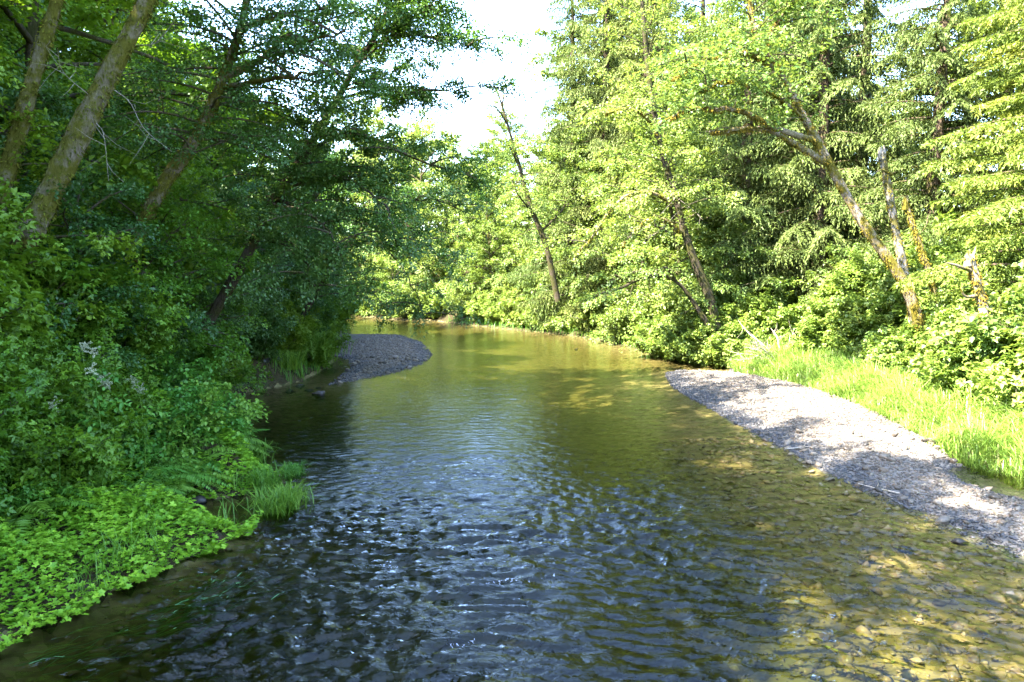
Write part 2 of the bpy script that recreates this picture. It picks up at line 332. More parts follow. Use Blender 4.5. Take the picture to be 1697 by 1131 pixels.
def terrain(X, Y):
    X = np.asarray(X, float); Y = np.asarray(Y, float)
    jx = 0.26 * fbm(X * 1.0, Y * 1.0, 4); jy = 0.26 * fbm(X * 1.0 + 40, Y * 1.0, 4)
    X2, Y2 = X + jx, Y + jy
    dr = pdist(RIVER, X2, Y2); inr = inside(RIVER, X2, Y2); dl = pdist(LBAR, X2, Y2); inl = inside(LBAR, X2, Y2)
    water = inr & ~inl; d = np.where(inl, dl, np.where(inr, np.minimum(dr, dl), dr))
    nz = fbm(X * .35, Y * .35, 4); fine = fbm(X * 2.1, Y * 2.1, 3)
    bed = -(0.5 + .45 * smooth(22, 13, Y) * smooth(4.5, 2, X)) * (1 - np.exp(-d * (.33 - .15 * smooth(1.5, 4, X) * smooth(32, 26, Y) + .35 * smooth(-1, -3.5, X) * smooth(24, 18, Y)))) + 0.05 * fine * smooth(0, .6, d) - 0.015
    inb = inside(RBAR, X2, Y2); db = pdist(BAR_BACK, X2, Y2, False)
    bar = -0.015 + 0.26 * (1 - np.exp(-d * 0.7)) + 0.03 * fine * smooth(0, .5, d)
    pud = np.exp(-(((X - 9.4) / .9) ** 2 + ((Y - 13.7) / 1.5) ** 2)); bar_r = bar - 0.42 * pud
    lb = -0.015 + 0.15 * (1 - np.exp(-d * 0.8)) + 0.03 * fine
    # left bank: a low shelf near the camera, then the hillside
    shelf = np.where(Y < 13.5, 1.6, 0.35); bankl = -0.015 + 0.37 * (1 - np.exp(-d * 1.6)) + 0.12 * nz * smooth(0, 2, d)
    over = np.maximum(0, d - shelf); bankl = bankl + np.minimum(0.72 * over, 5.2) + 0.32 * np.maximum(0, over - 7.2)
    bankl = np.minimum(bankl, 13 + 0.05 * d)
    # right bank: grassy bench, then a gentle hill
    dd = np.maximum(db * (~inb), 0); dd = np.where(Y > 30, d, np.minimum(dd, d))
    bankr = -0.015 + 0.55 * (1 - np.exp(-dd * .5)) + 0.12 * nz * smooth(0, 2, dd) + 0.2 * np.maximum(0, dd - 5)
    bankr = np.minimum(bankr, 9 + 0.03 * dd) - 0.3 * pud
    left = X2 < np.where(Y < 50, 0, -9 - 1.0 * (Y - 60).clip(-10, 5) - 0) 
    left = (X2 < -2.2) & (Y2 < 60 - 0.35 * np.minimum(0, X2 + 12))
    z = np.where(water, bed, np.where(inl, lb, np.where(inb, bar_r, np.where(left, bankl, bankr))))
    return z, water, inl, inb, d
def zat(x, y): return float(terrain(np.array([x]), np.array([y]))[0][0])
def zats(x, y): return terrain(x, y)[0]

def graded(parts):
    out = []
    for a, b, s in parts: out.append(np.arange(a, b - 1e-6, s))
    return np.concatenate(out + [[parts[-1][1]]])
xs = graded([(-1500, -300, 200), (-300, -60, 20), (-60, -24, 2), (-24, -12, .6), (-12, 13, .2), (13, 24, .6), (24, 60, 2), (60, 300, 20), (300, 1500, 200)])
ys = graded([(-1500, -300, 300), (-300, -40, 20), (-40, 4, 1.2), (4, 33, .16), (33, 66, .4), (66, 130, 2), (130, 300, 15), (300, 1500, 200)])
GX, GY = np.meshgrid(xs, ys); GZ, gw, gl_, gr_, gd = terrain(GX, GY)
nx, ny = len(xs), len(ys); idx = np.arange(nx * ny).reshape(ny, nx)
quads = np.stack([idx[:-1, :-1], idx[:-1, 1:], idx[1:, 1:], idx[1:, :-1]], -1).reshape(-1, 4)
Vt = np.stack([GX, GY, GZ], -1).reshape(-1, 3); wv = gw.ravel(); lv = gl_.ravel(); rv = gr_.ravel()
fw = wv[quads].sum(1) >= 2; flb = (lv[quads].sum(1) >= 2) & ~fw; frb = (rv[quads].sum(1) >= 2) & ~fw & ~flb
def sub_mesh(name, mask, m):
    q = quads[mask]; u, inv = np.unique(q, return_inverse=True); g = Geo(); g.add(Vt[u], inv.reshape(-1, 4)); return g.mesh(name, m, True)
tag(link('ground', sub_mesh('ground', ~(fw | flb | frb), M['ground'])), 'forest floor of the wooded banks and hillside', 'ground', kind='structure')
tag(link('riverbed', sub_mesh('riverbed', fw, M['bed'])), 'brown stony bed under the shallow river', 'riverbed', kind='structure')
bar_left = tag(link('gravel_bar', sub_mesh('gravel_bar', flb, M['gravel'])), 'grey gravel bar in the shade below the overhanging left bank', 'gravel bar', kind='structure')
bar_right = tag(link('gravel_bar', sub_mesh('gravel_bar', frb, M['gravel'])), 'sunlit gravel bar in front of the long grass on the right', 'gravel bar', kind='structure')

# ------------------------------------------------------------------ water
def wave(X, Y):
    rif = (.72 * smooth(18, 11, Y + 2.0 * perlin(X * .3, Y * .2)) + .28 * smooth(34, 14, Y)) * smooth(-6.5, -2.5, X) * (1 - 0.4 * smooth(2.8, 6.2, X)) * (.75 + .7 * perlin(X * .45 + 5, Y * .3)).clip(.3, 1.2) + 0.08
    wx = X + .22 * perlin(X * 1.3, Y * 1.3); wy = Y + .22 * perlin(X * 1.3 + 9, Y * 1.3 + 5)
    ang = .3 - .75 * smooth(-1, 4, X); u = wx * np.cos(ang) + wy * np.sin(ang); v = -wx * np.sin(ang) + wy * np.cos(ang)
    near = smooth(15, 9.5, Y + 2.5 * perlin(X * .35 + 2, Y * .25)); a2 = ang + 1.1 * perlin(X * .5 + 31, Y * .5); u2 = wx * np.cos(a2) + wy * np.sin(a2); v2 = -wx * np.sin(a2) + wy * np.cos(a2)
    h = (0.036 + .042 * near) * (1 - 2.2 * np.abs(perlin(u * 2.6, v * 5.0))) + 0.03 * perlin(u * 1.1 + 3, v * 2.2) + (0.02 + .034 * near) * (.5 - 1.6 * np.abs(perlin(u2 * 4.0 + 7, v2 * 6.4))) + (.013 + .009 * near) * perlin(u2 * 7.5 + 4, v2 * 11.5) + 0.01 * perlin(u * 9, v * 15) + .03 * near * perlin(X * 1.7 + 50, Y * 1.9)
    return h * rif + 0.009 * perlin(X * 2.2, Y * 4.5) + 0.006 * perlin(X * 5.2, Y * 9), rif
wxs = graded([(-60, -12, 4), (-12, -9.5, .25), (-9.5, 10.2, .06), (10.2, 18, 1)]); yl = [-30, -15, -6, 0, 3]; y = 5.0
while y < 68: yl.append(y); y += 0.05 + max(0, (y - 16)) * .006
wys = np.array(yl + [72, 78, 84]); WX, WY = np.meshgrid(wxs, wys); WZ, RIF = wave(WX, WY)
n1, n2 = len(wxs), len(wys); wi = np.arange(n1 * n2).reshape(n2, n1)
wq = np.stack([wi[:-1, :-1], wi[:-1, 1:], wi[1:, 1:], wi[1:, :-1]], -1).reshape(-1, 4)
tz = zats(WX, WY).ravel(); keep = (tz[wq].min(1) < 0.06); wq = wq[keep]; u, inv = np.unique(wq, return_inverse=True)
g = Geo(); g.add(np.stack([WX, WY, WZ], -1).reshape(-1, 3)[u], inv.reshape(-1, 4), RIF.ravel()[u].clip(0, 1)); wme = g.mesh('river_water', M['water'], True)
_a = wme.attributes.new('depth', 'FLOAT', 'POINT'); _a.data.foreach_set('value', (-tz[u]).clip(0, 2).astype(np.float32))
tag(link('river_water', wme), 'shallow rippling river flowing towards the viewer', 'water', kind='structure')

# ------------------------------------------------------------------ stones
ICO = None
def ico():
    t = (1 + 5 ** .5) / 2
    v = np.array([[-1, t, 0], [1, t, 0], [-1, -t, 0], [1, -t, 0], [0, -1, t], [0, 1, t], [0, -1, -t], [0, 1, -t], [t, 0, -1], [t, 0, 1], [-t, 0, -1], [-t, 0, 1]]) / math.hypot(1, t)
    f = np.array([[0, 11, 5], [0, 5, 1], [0, 1, 7], [0, 7, 10], [0, 10, 11], [1, 5, 9], [5, 11, 4], [11, 10, 2], [10, 7, 6], [7, 1, 8], [3, 9, 4], [3, 4, 2], [3, 2, 6], [3, 6, 8], [3, 8, 9], [4, 9, 5], [2, 4, 11], [6, 2, 10], [8, 6, 7], [9, 8, 1]])
    return v, f
OCT = (np.array([[1, 0, 0], [0, 1, 0], [-1, 0, 0], [0, -1, 0], [0, 0, 1], [0, 0, -1.]]), np.array([[0, 1, 4], [1, 2, 4], [2, 3, 4], [3, 0, 4], [1, 0, 5], [2, 1, 5], [3, 2, 5], [0, 3, 5]]))
def stones(g, P, size, rng, base=OCT, flat=.55, jit=.22):
    v, f = base; n = len(P); k = len(v)
    s = np.stack([size * rng.uniform(.7, 1.3, n), size * rng.uniform(.6, 1.0, n), size * flat * rng.uniform(.6, 1.2, n)], -1)
    W = (v[None] + jit * rng.randn(n, k, 3)) * s[:, None]
    a = rng.rand(n) * 2 * PI; ca, sa = np.cos(a)[:, None], np.sin(a)[:, None]; tl = rng.randn(n)[:, None] * .3
    x, y, z = W[..., 0], W[..., 1], W[..., 2]; z2 = z + tl * x
    W = np.stack([x * ca - y * sa, x * sa + y * ca, z2], -1) + P[:, None]
    g.add(W.reshape(-1, 3), (np.arange(n)[:, None, None] * k + f[None]).reshape(-1, 3), np.repeat(rng.rand(n), k))
rng = np.random.RandomState(11)
def scatter(poly, n, rng, lo, hi):
    x = rng.uniform(lo[0], hi[0], n); y = rng.uniform(lo[1], hi[1], n); k = inside(poly, x, y); return x[k], y[k]
g = Geo(); x, y = scatter(RBAR, 78000, rng, (5, 5.5), (13, 31)); z = zats(x, y)
k = (z > -0.12) & (rng.rand(len(x)) < np.clip(1.3 - (y - 8) / 26, .35, 1)); x, y, z = x[k], y[k], z[k]
nearer = y < 17
wet = z < .075 + .02 * perlin(x * 2, y * 2); sz = np.where(nearer, (0.016 + 0.028 * rng.rand(len(x)) ** 3) * 1.25, (0.022 + 0.03 * rng.rand(len(x)) ** 3) * 1.3); Q = np.stack([x, y, z + .005], -1)
stones(g, Q[~wet], sz[~wet], rng, OCT); g2 = Geo(); stones(g2, Q[wet], sz[wet] * 1.15, rng, OCT); o = link('wet_gravel', g2.mesh('wet_gravel', M['wet_gravel']), bar_right); o['kind'] = 'stuff'
o = link('gravel', g.mesh('gravel', M['stone']), bar_right); o['kind'] = 'stuff'
g = Geo(); x, y = scatter(LBAR, 17000, rng, (-9, 25), (-3, 47)); z = zats(x, y); k = rng.rand(len(x)) < np.clip(1.4 - (y - 25) / 22, .4, 1)
sz = (0.03 + 0.05 * rng.rand(len(x)) ** 3); wet = (z < .05) & k; k &= ~wet; Q = np.stack([x, y, z + .005], -1); stones(g, Q[k], sz[k], rng, OCT); g2 = Geo(); stones(g2, Q[wet], sz[wet], rng, OCT); o = link('wet_gravel', g2.mesh('wet_gravel', M['wet_gravel']), bar_left); o['kind'] = 'stuff'
o = link('gravel', g.mesh('gravel', M['stone']), bar_left); o['kind'] = 'stuff'
# single larger stones, each a part of the bar
VAR = []
for s in range(8):
    g = Geo(); stones(g, np.zeros((1, 3)), np.array([1.0]), np.random.RandomState(50 + s), ico(), .6, .1); VAR.append(g.mesh('stone', M['stone'], False))
def lone_stones(parent, xs_, ys_, size, rng, sink=.2):
    zs = zats(xs_, ys_)
    for x, y, z, s in zip(xs_, ys_, zs, size):
        o = link('stone', VAR[rng.randint(8)], parent, (x, y, z + s * .25)); o.scale = (s, s, s); o.rotation_euler = (rng.randn() * .2, rng.randn() * .2, rng.rand() * 6.28)
x, y = scatter(RBAR, 1800, rng, (5.5, 8.5), (10, 18)); z = zats(x, y); k = z > -0.03; x, y = x[k][:230], y[k][:230]
lone_stones(bar_right, x, y, (.035 + .09 * rng.rand(len(x)) ** 2.5), rng)
x, y = scatter(LBAR, 320, rng, (-7, 25.5), (-3.6, 34)); lone_stones(bar_left, x[:90], y[:90], (.05 + .13 * rng.rand(90) ** 2)[:len(x[:90])], rng)
g = Geo(); n = 20000; x = rng.uniform(-5, 8.5, n); y = rng.uniform(5.5, 18, n); z, w, *_ = terrain(x, y); k = w & (rng.rand(n) < .35 + .65 * smooth(1, 6, x))
stones(g, np.stack([x, y, z + .01], -1)[k], (0.018 + 0.13 * rng.rand(n) ** 6)[k], rng, OCT, .4); tag(link('riverbed_stones', g.mesh('riverbed_stones', M['bed_stone'])), 'golden brown stones under the clear shallow water', 'stones', kind='stuff')

# ------------------------------------------------------------------ plant library
def make_conifer(seed, h=26, rb=4.2, nb=140, mat_n='needle', hang=.75, first=.02, dens=.15, tr=.38, full=.6):
    rng = np.random.RandomState(seed); tg, ng, bg = Geo(), Geo(), Geo()
    T = np.stack([.12 * np.sin(np.linspace(0, 5, 14) + seed), .12 * np.cos(np.linspace(0, 4, 14)), np.linspace(-.6, h, 14)], -1)
    tube(tg, T, np.linspace(tr, .03, 14), 9, .5, rng, .06)
    PP, DD, NN, LL, TT = [], [], [], [], []
    for b in range(nb):
        f = first + (1 - first) * (b + rng.rand()) / nb; f = f ** 1.1; z = f * h; ln = rb * (1 - f) ** .75 * rng.uniform(.7, 1.15) + .3
        az = b * 2.39996 + rng.randn() * .3; d = np.array([math.cos(az), math.sin(az), 0]); lat = np.array([-d[1], d[0], 0])
        s = np.linspace(0, 1, 9)[:, None]; el = rng.uniform(.0, .25) + .3 * f
        P = np.array([0, 0, z]) + d * s * ln + UP * ln * (el * s - (.3 + .22 * rng.rand()) * s ** 2 + .1 * s ** 4) + lat * .12 * ln * np.sin(s * 3 + rng.rand() * 6) * s
        tube(bg, P, np.linspace(.045, .008, 9) * (.5 + ln / 5), 4)
        m = int(ln / dens); t = np.linspace(.12, 1, m); base = np.stack([np.interp(t, s[:, 0], P[:, k]) for k in range(3)], -1)
        for sg in (-1, 1):
            L2 = (.25 + .95 * np.sin(PI * np.clip(t, .05, .97)) ** .7) * .40 * (ln ** .6) * rng.uniform(.55, 1.25, m)
            dr = hang * rng.uniform(.6, 1.3, m)
            NQ = 20 if f < full else 9
            for q in range(NQ):
                r = (q + rng.rand(m)) / NQ
                PP.append(base + (sg * lat * .8 + d * .55)[None] * (L2 * r)[:, None] - UP * (dr * L2 * r ** 1.6)[:, None] + .02 * rng.randn(m, 3))
                D = (sg * lat * .8 + d * .55)[None] * (1 - .3 * r)[:, None] - UP * (dr * 1.5 * r)[:, None] + ((q % 2) * 2 - 1) * .35 * d[None] + .55 * rng.randn(m, 3)
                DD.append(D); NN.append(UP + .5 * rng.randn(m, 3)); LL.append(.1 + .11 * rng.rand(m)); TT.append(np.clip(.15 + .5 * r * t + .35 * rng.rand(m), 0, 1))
        if rng.rand() < .5:   # hanging end
            m2 = 10; PP.append(P[-1] - UP * np.linspace(0, .4, m2)[:, None] + .04 * rng.randn(m2, 3)); DD.append(-UP + .5 * rng.randn(m2, 3)); NN.append(d + .5 * rng.randn(m2, 3)); LL.append(np.full(m2, .16)); TT.append(.6 + .4 * rng.rand(m2))
    PP, DD, NN, LL, TT = map(np.concatenate, (PP, DD, NN, LL, TT))
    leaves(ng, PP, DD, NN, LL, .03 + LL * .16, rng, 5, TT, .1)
    return [('trunk', tg.mesh('trunk', M['bark_conifer'], True)), ('twigs', bg.mesh('twigs', M['bark_conifer'], True)), ('crown', ng.mesh('crown', M[mat_n]))]
def make_broadleaf(seed, h=13, r=4, lean=(0, 0), base=.12, nl=26, mat_n='leaf_right', leaf=.12, per=34, bark='bark_moss', cr=.55, kind=0, tr=.17):
    rng = np.random.RandomState(seed); tg, bg, lg = Geo(), Geo(), Geo()
    s = np.linspace(0, 1, 12); wob = .25 * np.cumsum(rng.randn(12, 2) * .35, 0)
    T = np.stack([lean[0] * s ** 1.3 * h + wob[:, 0] * s, lean[1] * s ** 1.3 * h + wob[:, 1] * s, -.5 + s * (h * .92 + .5)], -1)
    tube(tg, T, tr * (1 - .85 * s) * (1 + .5 * np.exp(-s * 14)), 9, .5, rng, .05)
    limbs = []
    for b in range(nl):
        f = base + (.98 - base) * (b + rng.rand()) / nl; p = np.array([np.interp(f, s, T[:, k]) for k in range(3)])
        az = b * 2.39996 + rng.randn() * .4; d = np.array([math.cos(az), math.sin(az), 0])
        prof = math.sin(PI * min(.97, .22 + .72 * f)) ** .6; ln = r * prof * rng.uniform(.7, 1.2); el = -.05 + .9 * f ** 1.5 + .15 * rng.randn()
        q = np.linspace(0, 1, 7)[:, None]; lat = np.array([-d[1], d[0], 0])
        P = p + d * q * ln * math.cos(el) + UP * ln * (math.sin(el) * q + .18 * q - (.38 - .2 * f) * q ** 2) + lat * .14 * ln * np.sin(q * 3.5 + rng.rand() * 6) * q
        limbs.append(P); tube(bg, P, np.linspace(.055, .012, 7) * (.4 + ln / 5), 4)
    C, O = foliate(rng, bg, limbs, .62, 1.35)
    cluster_leaves(lg, C, O, rng.uniform(.6, 1.15, len(C)) * cr, per, leaf, leaf * .68, rng, kind)
    return [('trunk', tg.mesh('trunk', M[bark], True)), ('twigs', bg.mesh('twigs', M['twig'], True)), ('crown', lg.mesh('crown', M[mat_n]))]
def make_shrub(seed, r=1.5, h=2.2, ns=15, mat_n='leaf_left', leaf=.085, per=15, kind=3, cr=.3):
    rng = np.random.RandomState(seed); bg, lg = Geo(), Geo(); limbs = []
    for b in range(ns):
        az = b * 2.39996 + rng.randn() * .4; rr = r * math.sqrt((b + .5) / ns) * rng.uniform(.75, 1.15); hh = h * (1 - .45 * (rr / r) ** 2) * rng.uniform(.75, 1.15)
        d = np.array([math.cos(az), math.sin(az), 0]); q = np.linspace(0, 1, 7)[:, None]
        P = d * (.12 + rr * q ** 1.2) + UP * (-.15 + hh * (1.35 * q - .35 * q ** 2.5)) + .08 * rng.randn(7, 3) * q; limbs.append(P)
        tube(bg, P, np.linspace(.016, .005, 7), 4)
    C, O = foliate(rng, bg, limbs, .26, .55, .18, 3, .1, .3, .006)
    cluster_leaves(lg, C, O, rng.uniform(.7, 1.2, len(C)) * cr, per, leaf, leaf * .85, rng, kind, .25, .3, .4)
    return [('twigs', bg.mesh('twigs', M['twig'])), ('foliage', lg.mesh('foliage', M[mat_n]))]
def frond_mesh(seed, mat_n='fern'):
    rng = np.random.RandomState(seed); g = Geo(); n = 30; t = np.linspace(.08, 1, n)
    def pos(t): return np.stack([t * .92, 0 * t + .04 * np.sin(t * 3 + seed), .62 * t - .62 * t ** 2.2], -1)
    P = pos(t); T = norm(np.gradient(P, axis=0)); S = np.array([0, 1.0, 0])
    wid = .17 * np.sin(PI * np.clip(.12 + .86 * t, 0, .985)) ** .8
    for sg in (-1, 1):
        D = sg * S + .28 * T - .25 * UP[None] + .06 * rng.randn(n, 3); leaves(g, P, D, UP + .3 * rng.randn(n, 3), wid * rng.uniform(.85, 1.1, n), np.full(n, .034), rng, 0, .3 + .5 * t * rng.rand(n), .1)
    tube(g, pos(np.linspace(0, 1, 8)), np.linspace(.006, .002, 8), 3); return g.mesh('frond', M[mat_n])
FRONDS = [frond_mesh(s) for s in range(4)]
def fern(label, x, y, rng, scale=1.0, n=13, group=None, z=None):
    t = thing('fern', label, 'fern', (x, y, (zat(x, y) if z is None else z) + .02), rng.rand() * 6, scale, group)
    for k in range(n):
        o = link('frond', FRONDS[rng.randint(4)], t); s = rng.uniform(.75, 1.15); o.scale = (s, s, s * rng.uniform(.8, 1.3)); o.rotation_euler = (rng.randn() * .12, -.5 * rng.rand() ** 2 + .1, k * 2.39996 + rng.randn() * .2)
    return t
def tuft_mesh(seed, n=260, r=.35, h=.6, mat_n='sedge', bend=.6):
    rng = np.random.RandomState(seed); g = Geo(); blades(g, r * rng.randn(n) * .5, r * rng.randn(n) * .5, np.zeros(n), h, rng, bend); return g.mesh('blades', M[mat_n])
def blades(g, x, y, z, h, rng, bend=.5, w=.009, wind=(0, 0)):
    n = len(x); hh = h * rng.uniform(.55, 1.2, n); a = rng.rand(n) * 2 * PI; d = np.stack([np.cos(a) + wind[0], np.sin(a) + wind[1], 0 * a], -1)
    s = np.stack([-np.sin(a), np.cos(a), 0 * a], -1); B = np.stack([x, y, z - .02], -1); b = bend * rng.uniform(.2, 1.2, n)
    m1 = B + UP * (hh * .55)[:, None] + d * (b * hh * .25)[:, None]; m2 = B + UP * (hh * .88)[:, None] + d * (b * hh * .7)[:, None]; tip = B + UP * (hh * (1 - .25 * b))[:, None] + d * (b * hh * 1.15)[:, None]
    ws = s * w
    V = np.stack([B - ws, B + ws, m1 - ws, m1 + ws, m2 - ws * .7, m2 + ws * .7, tip], 1)
    f4 = np.array([[0, 1, 3, 2], [2, 3, 5, 4]]); f3 = np.array([[4, 5, 6]]); i = np.arange(n)[:, None, None] * 7
    base = g.n; t = np.repeat(rng.rand(n), 7); g.add(V.reshape(-1, 3), (i + f4).reshape(-1, 4), t)
    g.F.append((i + f3).reshape(-1, 3) + base)

# ------------------------------------------------------------------ trees drawn one by one
def auto_limbs(rng, P, n, f0, f1, ln, el=(0.1, .6), az_bias=None, sag=.3):
    s = np.linspace(0, 1, len(P)); out = []
    for b in range(n):
        f = f0 + (f1 - f0) * (b + rng.rand()) / n; p = np.array([np.interp(f, s, P[:, k]) for k in range(3)])
        az = b * 2.39996 + rng.randn() * .4
        if az_bias is not None and rng.rand() < .5: az = az_bias + rng.randn() * .7
        d = np.array([math.cos(az), math.sin(az), 0]); lat = np.array([-d[1], d[0], 0]); l = ln * rng.uniform(.65, 1.2); e = el[0] + (el[1] - el[0]) * f + .12 * rng.randn()
        q = np.linspace(0, 1, 8)[:, None]
        out.append(p + d * q * l * math.cos(e) + UP * l * (math.sin(e) * q + .12 * q - sag * q ** 2) + lat * .15 * l * np.sin(q * 3.4 + rng.rand() * 6) * q)
    return out
def moss_part(t, T, rad, n, rng, m='moss', ln=.09):
    g = Geo(); i = rng.randint(0, len(T) - 1, n); f = rng.rand(n)[:, None]; P = T[i] * (1 - f) + T[i + 1] * f; tn = norm(T[i + 1] - T[i])
    a = rng.randn(n, 3); a = norm(a - (a * tn).sum(1)[:, None] * tn); lump = perlin(i * .7 + 3.1, a[:, 0] * 2 + 5) > -.12
    P = P + a * (np.interp(i, np.arange(len(T)), rad) * .97)[:, None]; P, a, tn = P[lump], a[lump], tn[lump]; k = len(P)
    leaves(g, P, a * .7 - UP * .8 + .3 * rng.randn(k, 3), a + .4 * rng.randn(k, 3), ln * rng.uniform(.5, 1.3, k), ln * .4, rng, 0); o = link('moss', g.mesh('moss', M[m]), t); o['kind'] = 'stuff'
def hero(name, label, trunk, r, limbs=(), auto=(), bark='bark_moss', leaf_n='leaf_left', leaf=.08, per=26, cr=.45, kind=1, seed=1, sp=.5, sl=1.2, flat_r=.3, dead=(), moss=None):
    """trunk and limbs surveyed as (pixel x, pixel y, distance); auto = limbs grown along the trunk"""
    rng = np.random.RandomState(seed); base = px3(*trunk[0]); t = thing(name, label, 'tree', base)
    off = lambda A: np.asarray(A) - base
    T = spline(off(pts(trunk)), 30); g = Geo(); n = len(T)
    T = T + .025 * np.stack([perlin(np.linspace(0, 9, n) + seed, np.full(n, k + .5)) for k in range(3)], -1)
    T = spline(T, 60); n = 60; rad = r * np.linspace(1.08, flat_r, n) * (1 + .12 * perlin(np.linspace(0, 14, n), np.full(n, seed + .5)))
    tube(g, T, rad, 14, .5, rng, .05, True); link('trunk', g.mesh('trunk', M[bark], True), t)
    if bark != 'bark_dark': moss_part(t, T, rad, 3500, rng, 'moss_gold' if bark == 'bark_gold' else 'moss', .07)
    fol = []
    for pl, lr, leafy in limbs:
        g = Geo(); P = spline(off(pts(pl)), 16); P = P + .05 * np.linspace(0, 1, 16)[:, None] * rng.randn(16, 3)
        tube(g, P, lr * np.linspace(1, .3, 16), 7, .5, rng, .08, True); link('limb', g.mesh('limb', M[moss or bark], True), t)
        if 'gold' in (moss or bark): moss_part(t, P, lr * np.linspace(1, .3, 16), 900, rng, 'moss_gold', .1)
        if leafy: fol.append((P, leafy))
    tw, lg = Geo(), Geo(); F = []
    for P, (n2, l2) in fol:
        F.append(P); F += auto_limbs(rng, P, n2, .2, .98, l2, (.0, .3))
    for n2, f0, f1, l2, el, sag in auto:
        F += auto_limbs(rng, T, n2, f0, f1, l2, el, None, sag)
    for P in F: tube(tw, P, np.linspace(.032, .008, len(P)), 4)
    if F:
        C, O = foliate(rng, tw, F, sp, sl)
        cluster_leaves(lg, C, O, rng.uniform(.6, 1.15, len(C)) * cr, per, leaf, leaf * .7, rng, kind)
        o = link('twigs', tw.mesh('twigs', M['twig'], True), t); o['kind'] = 'stuff'; link('crown', lg.mesh('crown', M[leaf_n]), t)
    for pl in dead:
        g = Geo(); P = spline(off(pts(pl)), 12); tube(g, P, np.linspace(.009, .003, 12), 4)
        for k in range(7):
            i = 3 + k; d = norm(P[min(i + 1, 11)] - P[i] + .6 * rng.randn(3)); tube(g, np.array([P[i], P[i] + d * .25, P[i] + d * .5 + .08 * rng.randn(3)]), [.006, .004, .002], 3)
        link('dead_branch', g.mesh('dead_branch', M['twig_pale'], True), t)
    return t

# left bank ----------------------------------------------------------------
hero('leaning_tree', 'mossy leaning trunk with ivy at the far left edge', [(-45, 480, 13), (-15, 380, 13), (10, 290, 13), (50, 150, 13), (95, 0, 13), (150, -190, 13.4), (200, -400, 14)], .175, [],
     [(16, .68, 1.0, 3.6, (.2, .8), .3)], seed=3, per=18, leaf=.1, kind=0)
hero('leaning_tree', 'mossy leaning trunk, the thicker one with bare twigs, upper left', [(20, 440, 12.5), (75, 335, 12.5), (160, 165, 12.5), (245, 0, 12.5), (330, -190, 12.7), (400, -400, 13)], .21, [],
     [(16, .62, 1.0, 3.8, (.2, .8), .3)], seed=4, per=18, leaf=.1, kind=0,
     dead=[[(190, 150, 12.3), (215, 170, 12), (240, 215, 11.8), (285, 252, 11.6)], [(160, 205, 12.3), (172, 225, 12.1), (180, 300, 12)], [(225, 75, 12.4), (260, 70, 12), (300, 20, 11.8)], [(150, 160, 12.4), (105, 120, 12), (95, 80, 11.8)]])
hero('leaning_tree', 'crooked mossy trunk half hidden behind the left bank foliage', [(215, 430, 16), (262, 320, 16), (318, 240, 16), (345, 190, 16), (372, 128, 16), (400, 40, 16), (425, -100, 16), (440, -300, 16)], .15,
     [([(395, 55, 16), (420, 40, 15.8), (470, 28, 15.5), (540, 10, 15)], .07, (3, 1.5)), ([(380, 125, 16), (430, 100, 15.8), (480, 65, 15.5), (570, 55, 15)], .075, (5, 1.6)), ([(370, 145, 16), (430, 135, 15.6), (500, 125, 15.2), (575, 115, 15)], .06, (5, 1.6))],
     [(16, .62, 1.0, 3.4, (.1, .6), .3), (22, .22, .7, 2.4, (.0, .3), .35)], seed=5, per=32, leaf=.072, leaf_n='leaf_alder')
hero('overhanging_alder', 'dark leafy alder leaning out over the river from the left', [(330, 560, 19.5), (400, 440, 19.3), (450, 340, 19), (490, 280, 19), (540, 200, 19), (590, 110, 19), (632, 40, 19), (665, -60, 19), (690, -170, 19)], .13,
     [([(505, 258, 19), (560, 226, 18.6), (620, 232, 18.2), (690, 262, 18), (790, 300, 17.8)], .06, (7, 1.5)),
      ([(560, 165, 19), (620, 150, 19.3), (690, 145, 19.5), (775, 155, 19.5)], .045, (6, 1.4)),
      ([(610, 75, 19), (660, 60, 18.6), (715, 62, 18.2), (782, 85, 18)], .04, (6, 1.3)),
      ([(470, 300, 19), (530, 290, 18.5), (590, 305, 18), (640, 350, 17.6), (660, 410, 17.4)], .05, (6, 1.4)),
      ([(455, 330, 19), (500, 345, 18), (540, 380, 17.4), (570, 430, 17)], .05, (7, 1.4)),
      ([(645, 10, 19), (690, 5, 19), (740, 30, 19)], .04, (5, 1.2)),
      ([(420, 400, 19.2), (455, 400, 18.4), (500, 430, 17.6), (520, 480, 17.2)], .05, (6, 1.5))],
     [(46, .25, 1.0, 2.8, (.05, .6), .3)], seed=6, leaf_n='leaf_alder', leaf=.074, per=56, cr=.42, bark='bark_dark', sp=.5, sl=1.0)

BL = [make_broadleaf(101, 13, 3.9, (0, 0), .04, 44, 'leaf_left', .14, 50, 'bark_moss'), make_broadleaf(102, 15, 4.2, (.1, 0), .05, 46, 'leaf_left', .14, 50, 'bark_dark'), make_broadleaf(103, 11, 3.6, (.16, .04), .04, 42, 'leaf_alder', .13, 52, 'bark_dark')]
BR = [make_broadleaf(111, 13, 3.8, (-.1, 0), .03, 42, 'leaf_right', .16, 46, 'bark_dark'), make_broadleaf(112, 11, 3.5, (-.05, -.05), .03, 42, 'leaf_right', .16, 46), make_broadleaf(113, 15, 4.2, (.04, 0), .03, 46, 'leaf_far', .17, 46)]
UL = [make_broadleaf(121, 6.5, 3.0, (.05, 0), .02, 34, 'leaf_left', .12, 44, 'bark_dark', .5, 0, .08), make_broadleaf(122, 5.5, 2.7, (.1, 0), .02, 32, 'leaf_alder', .11, 46, 'bark_dark', .48, 0, .07)]
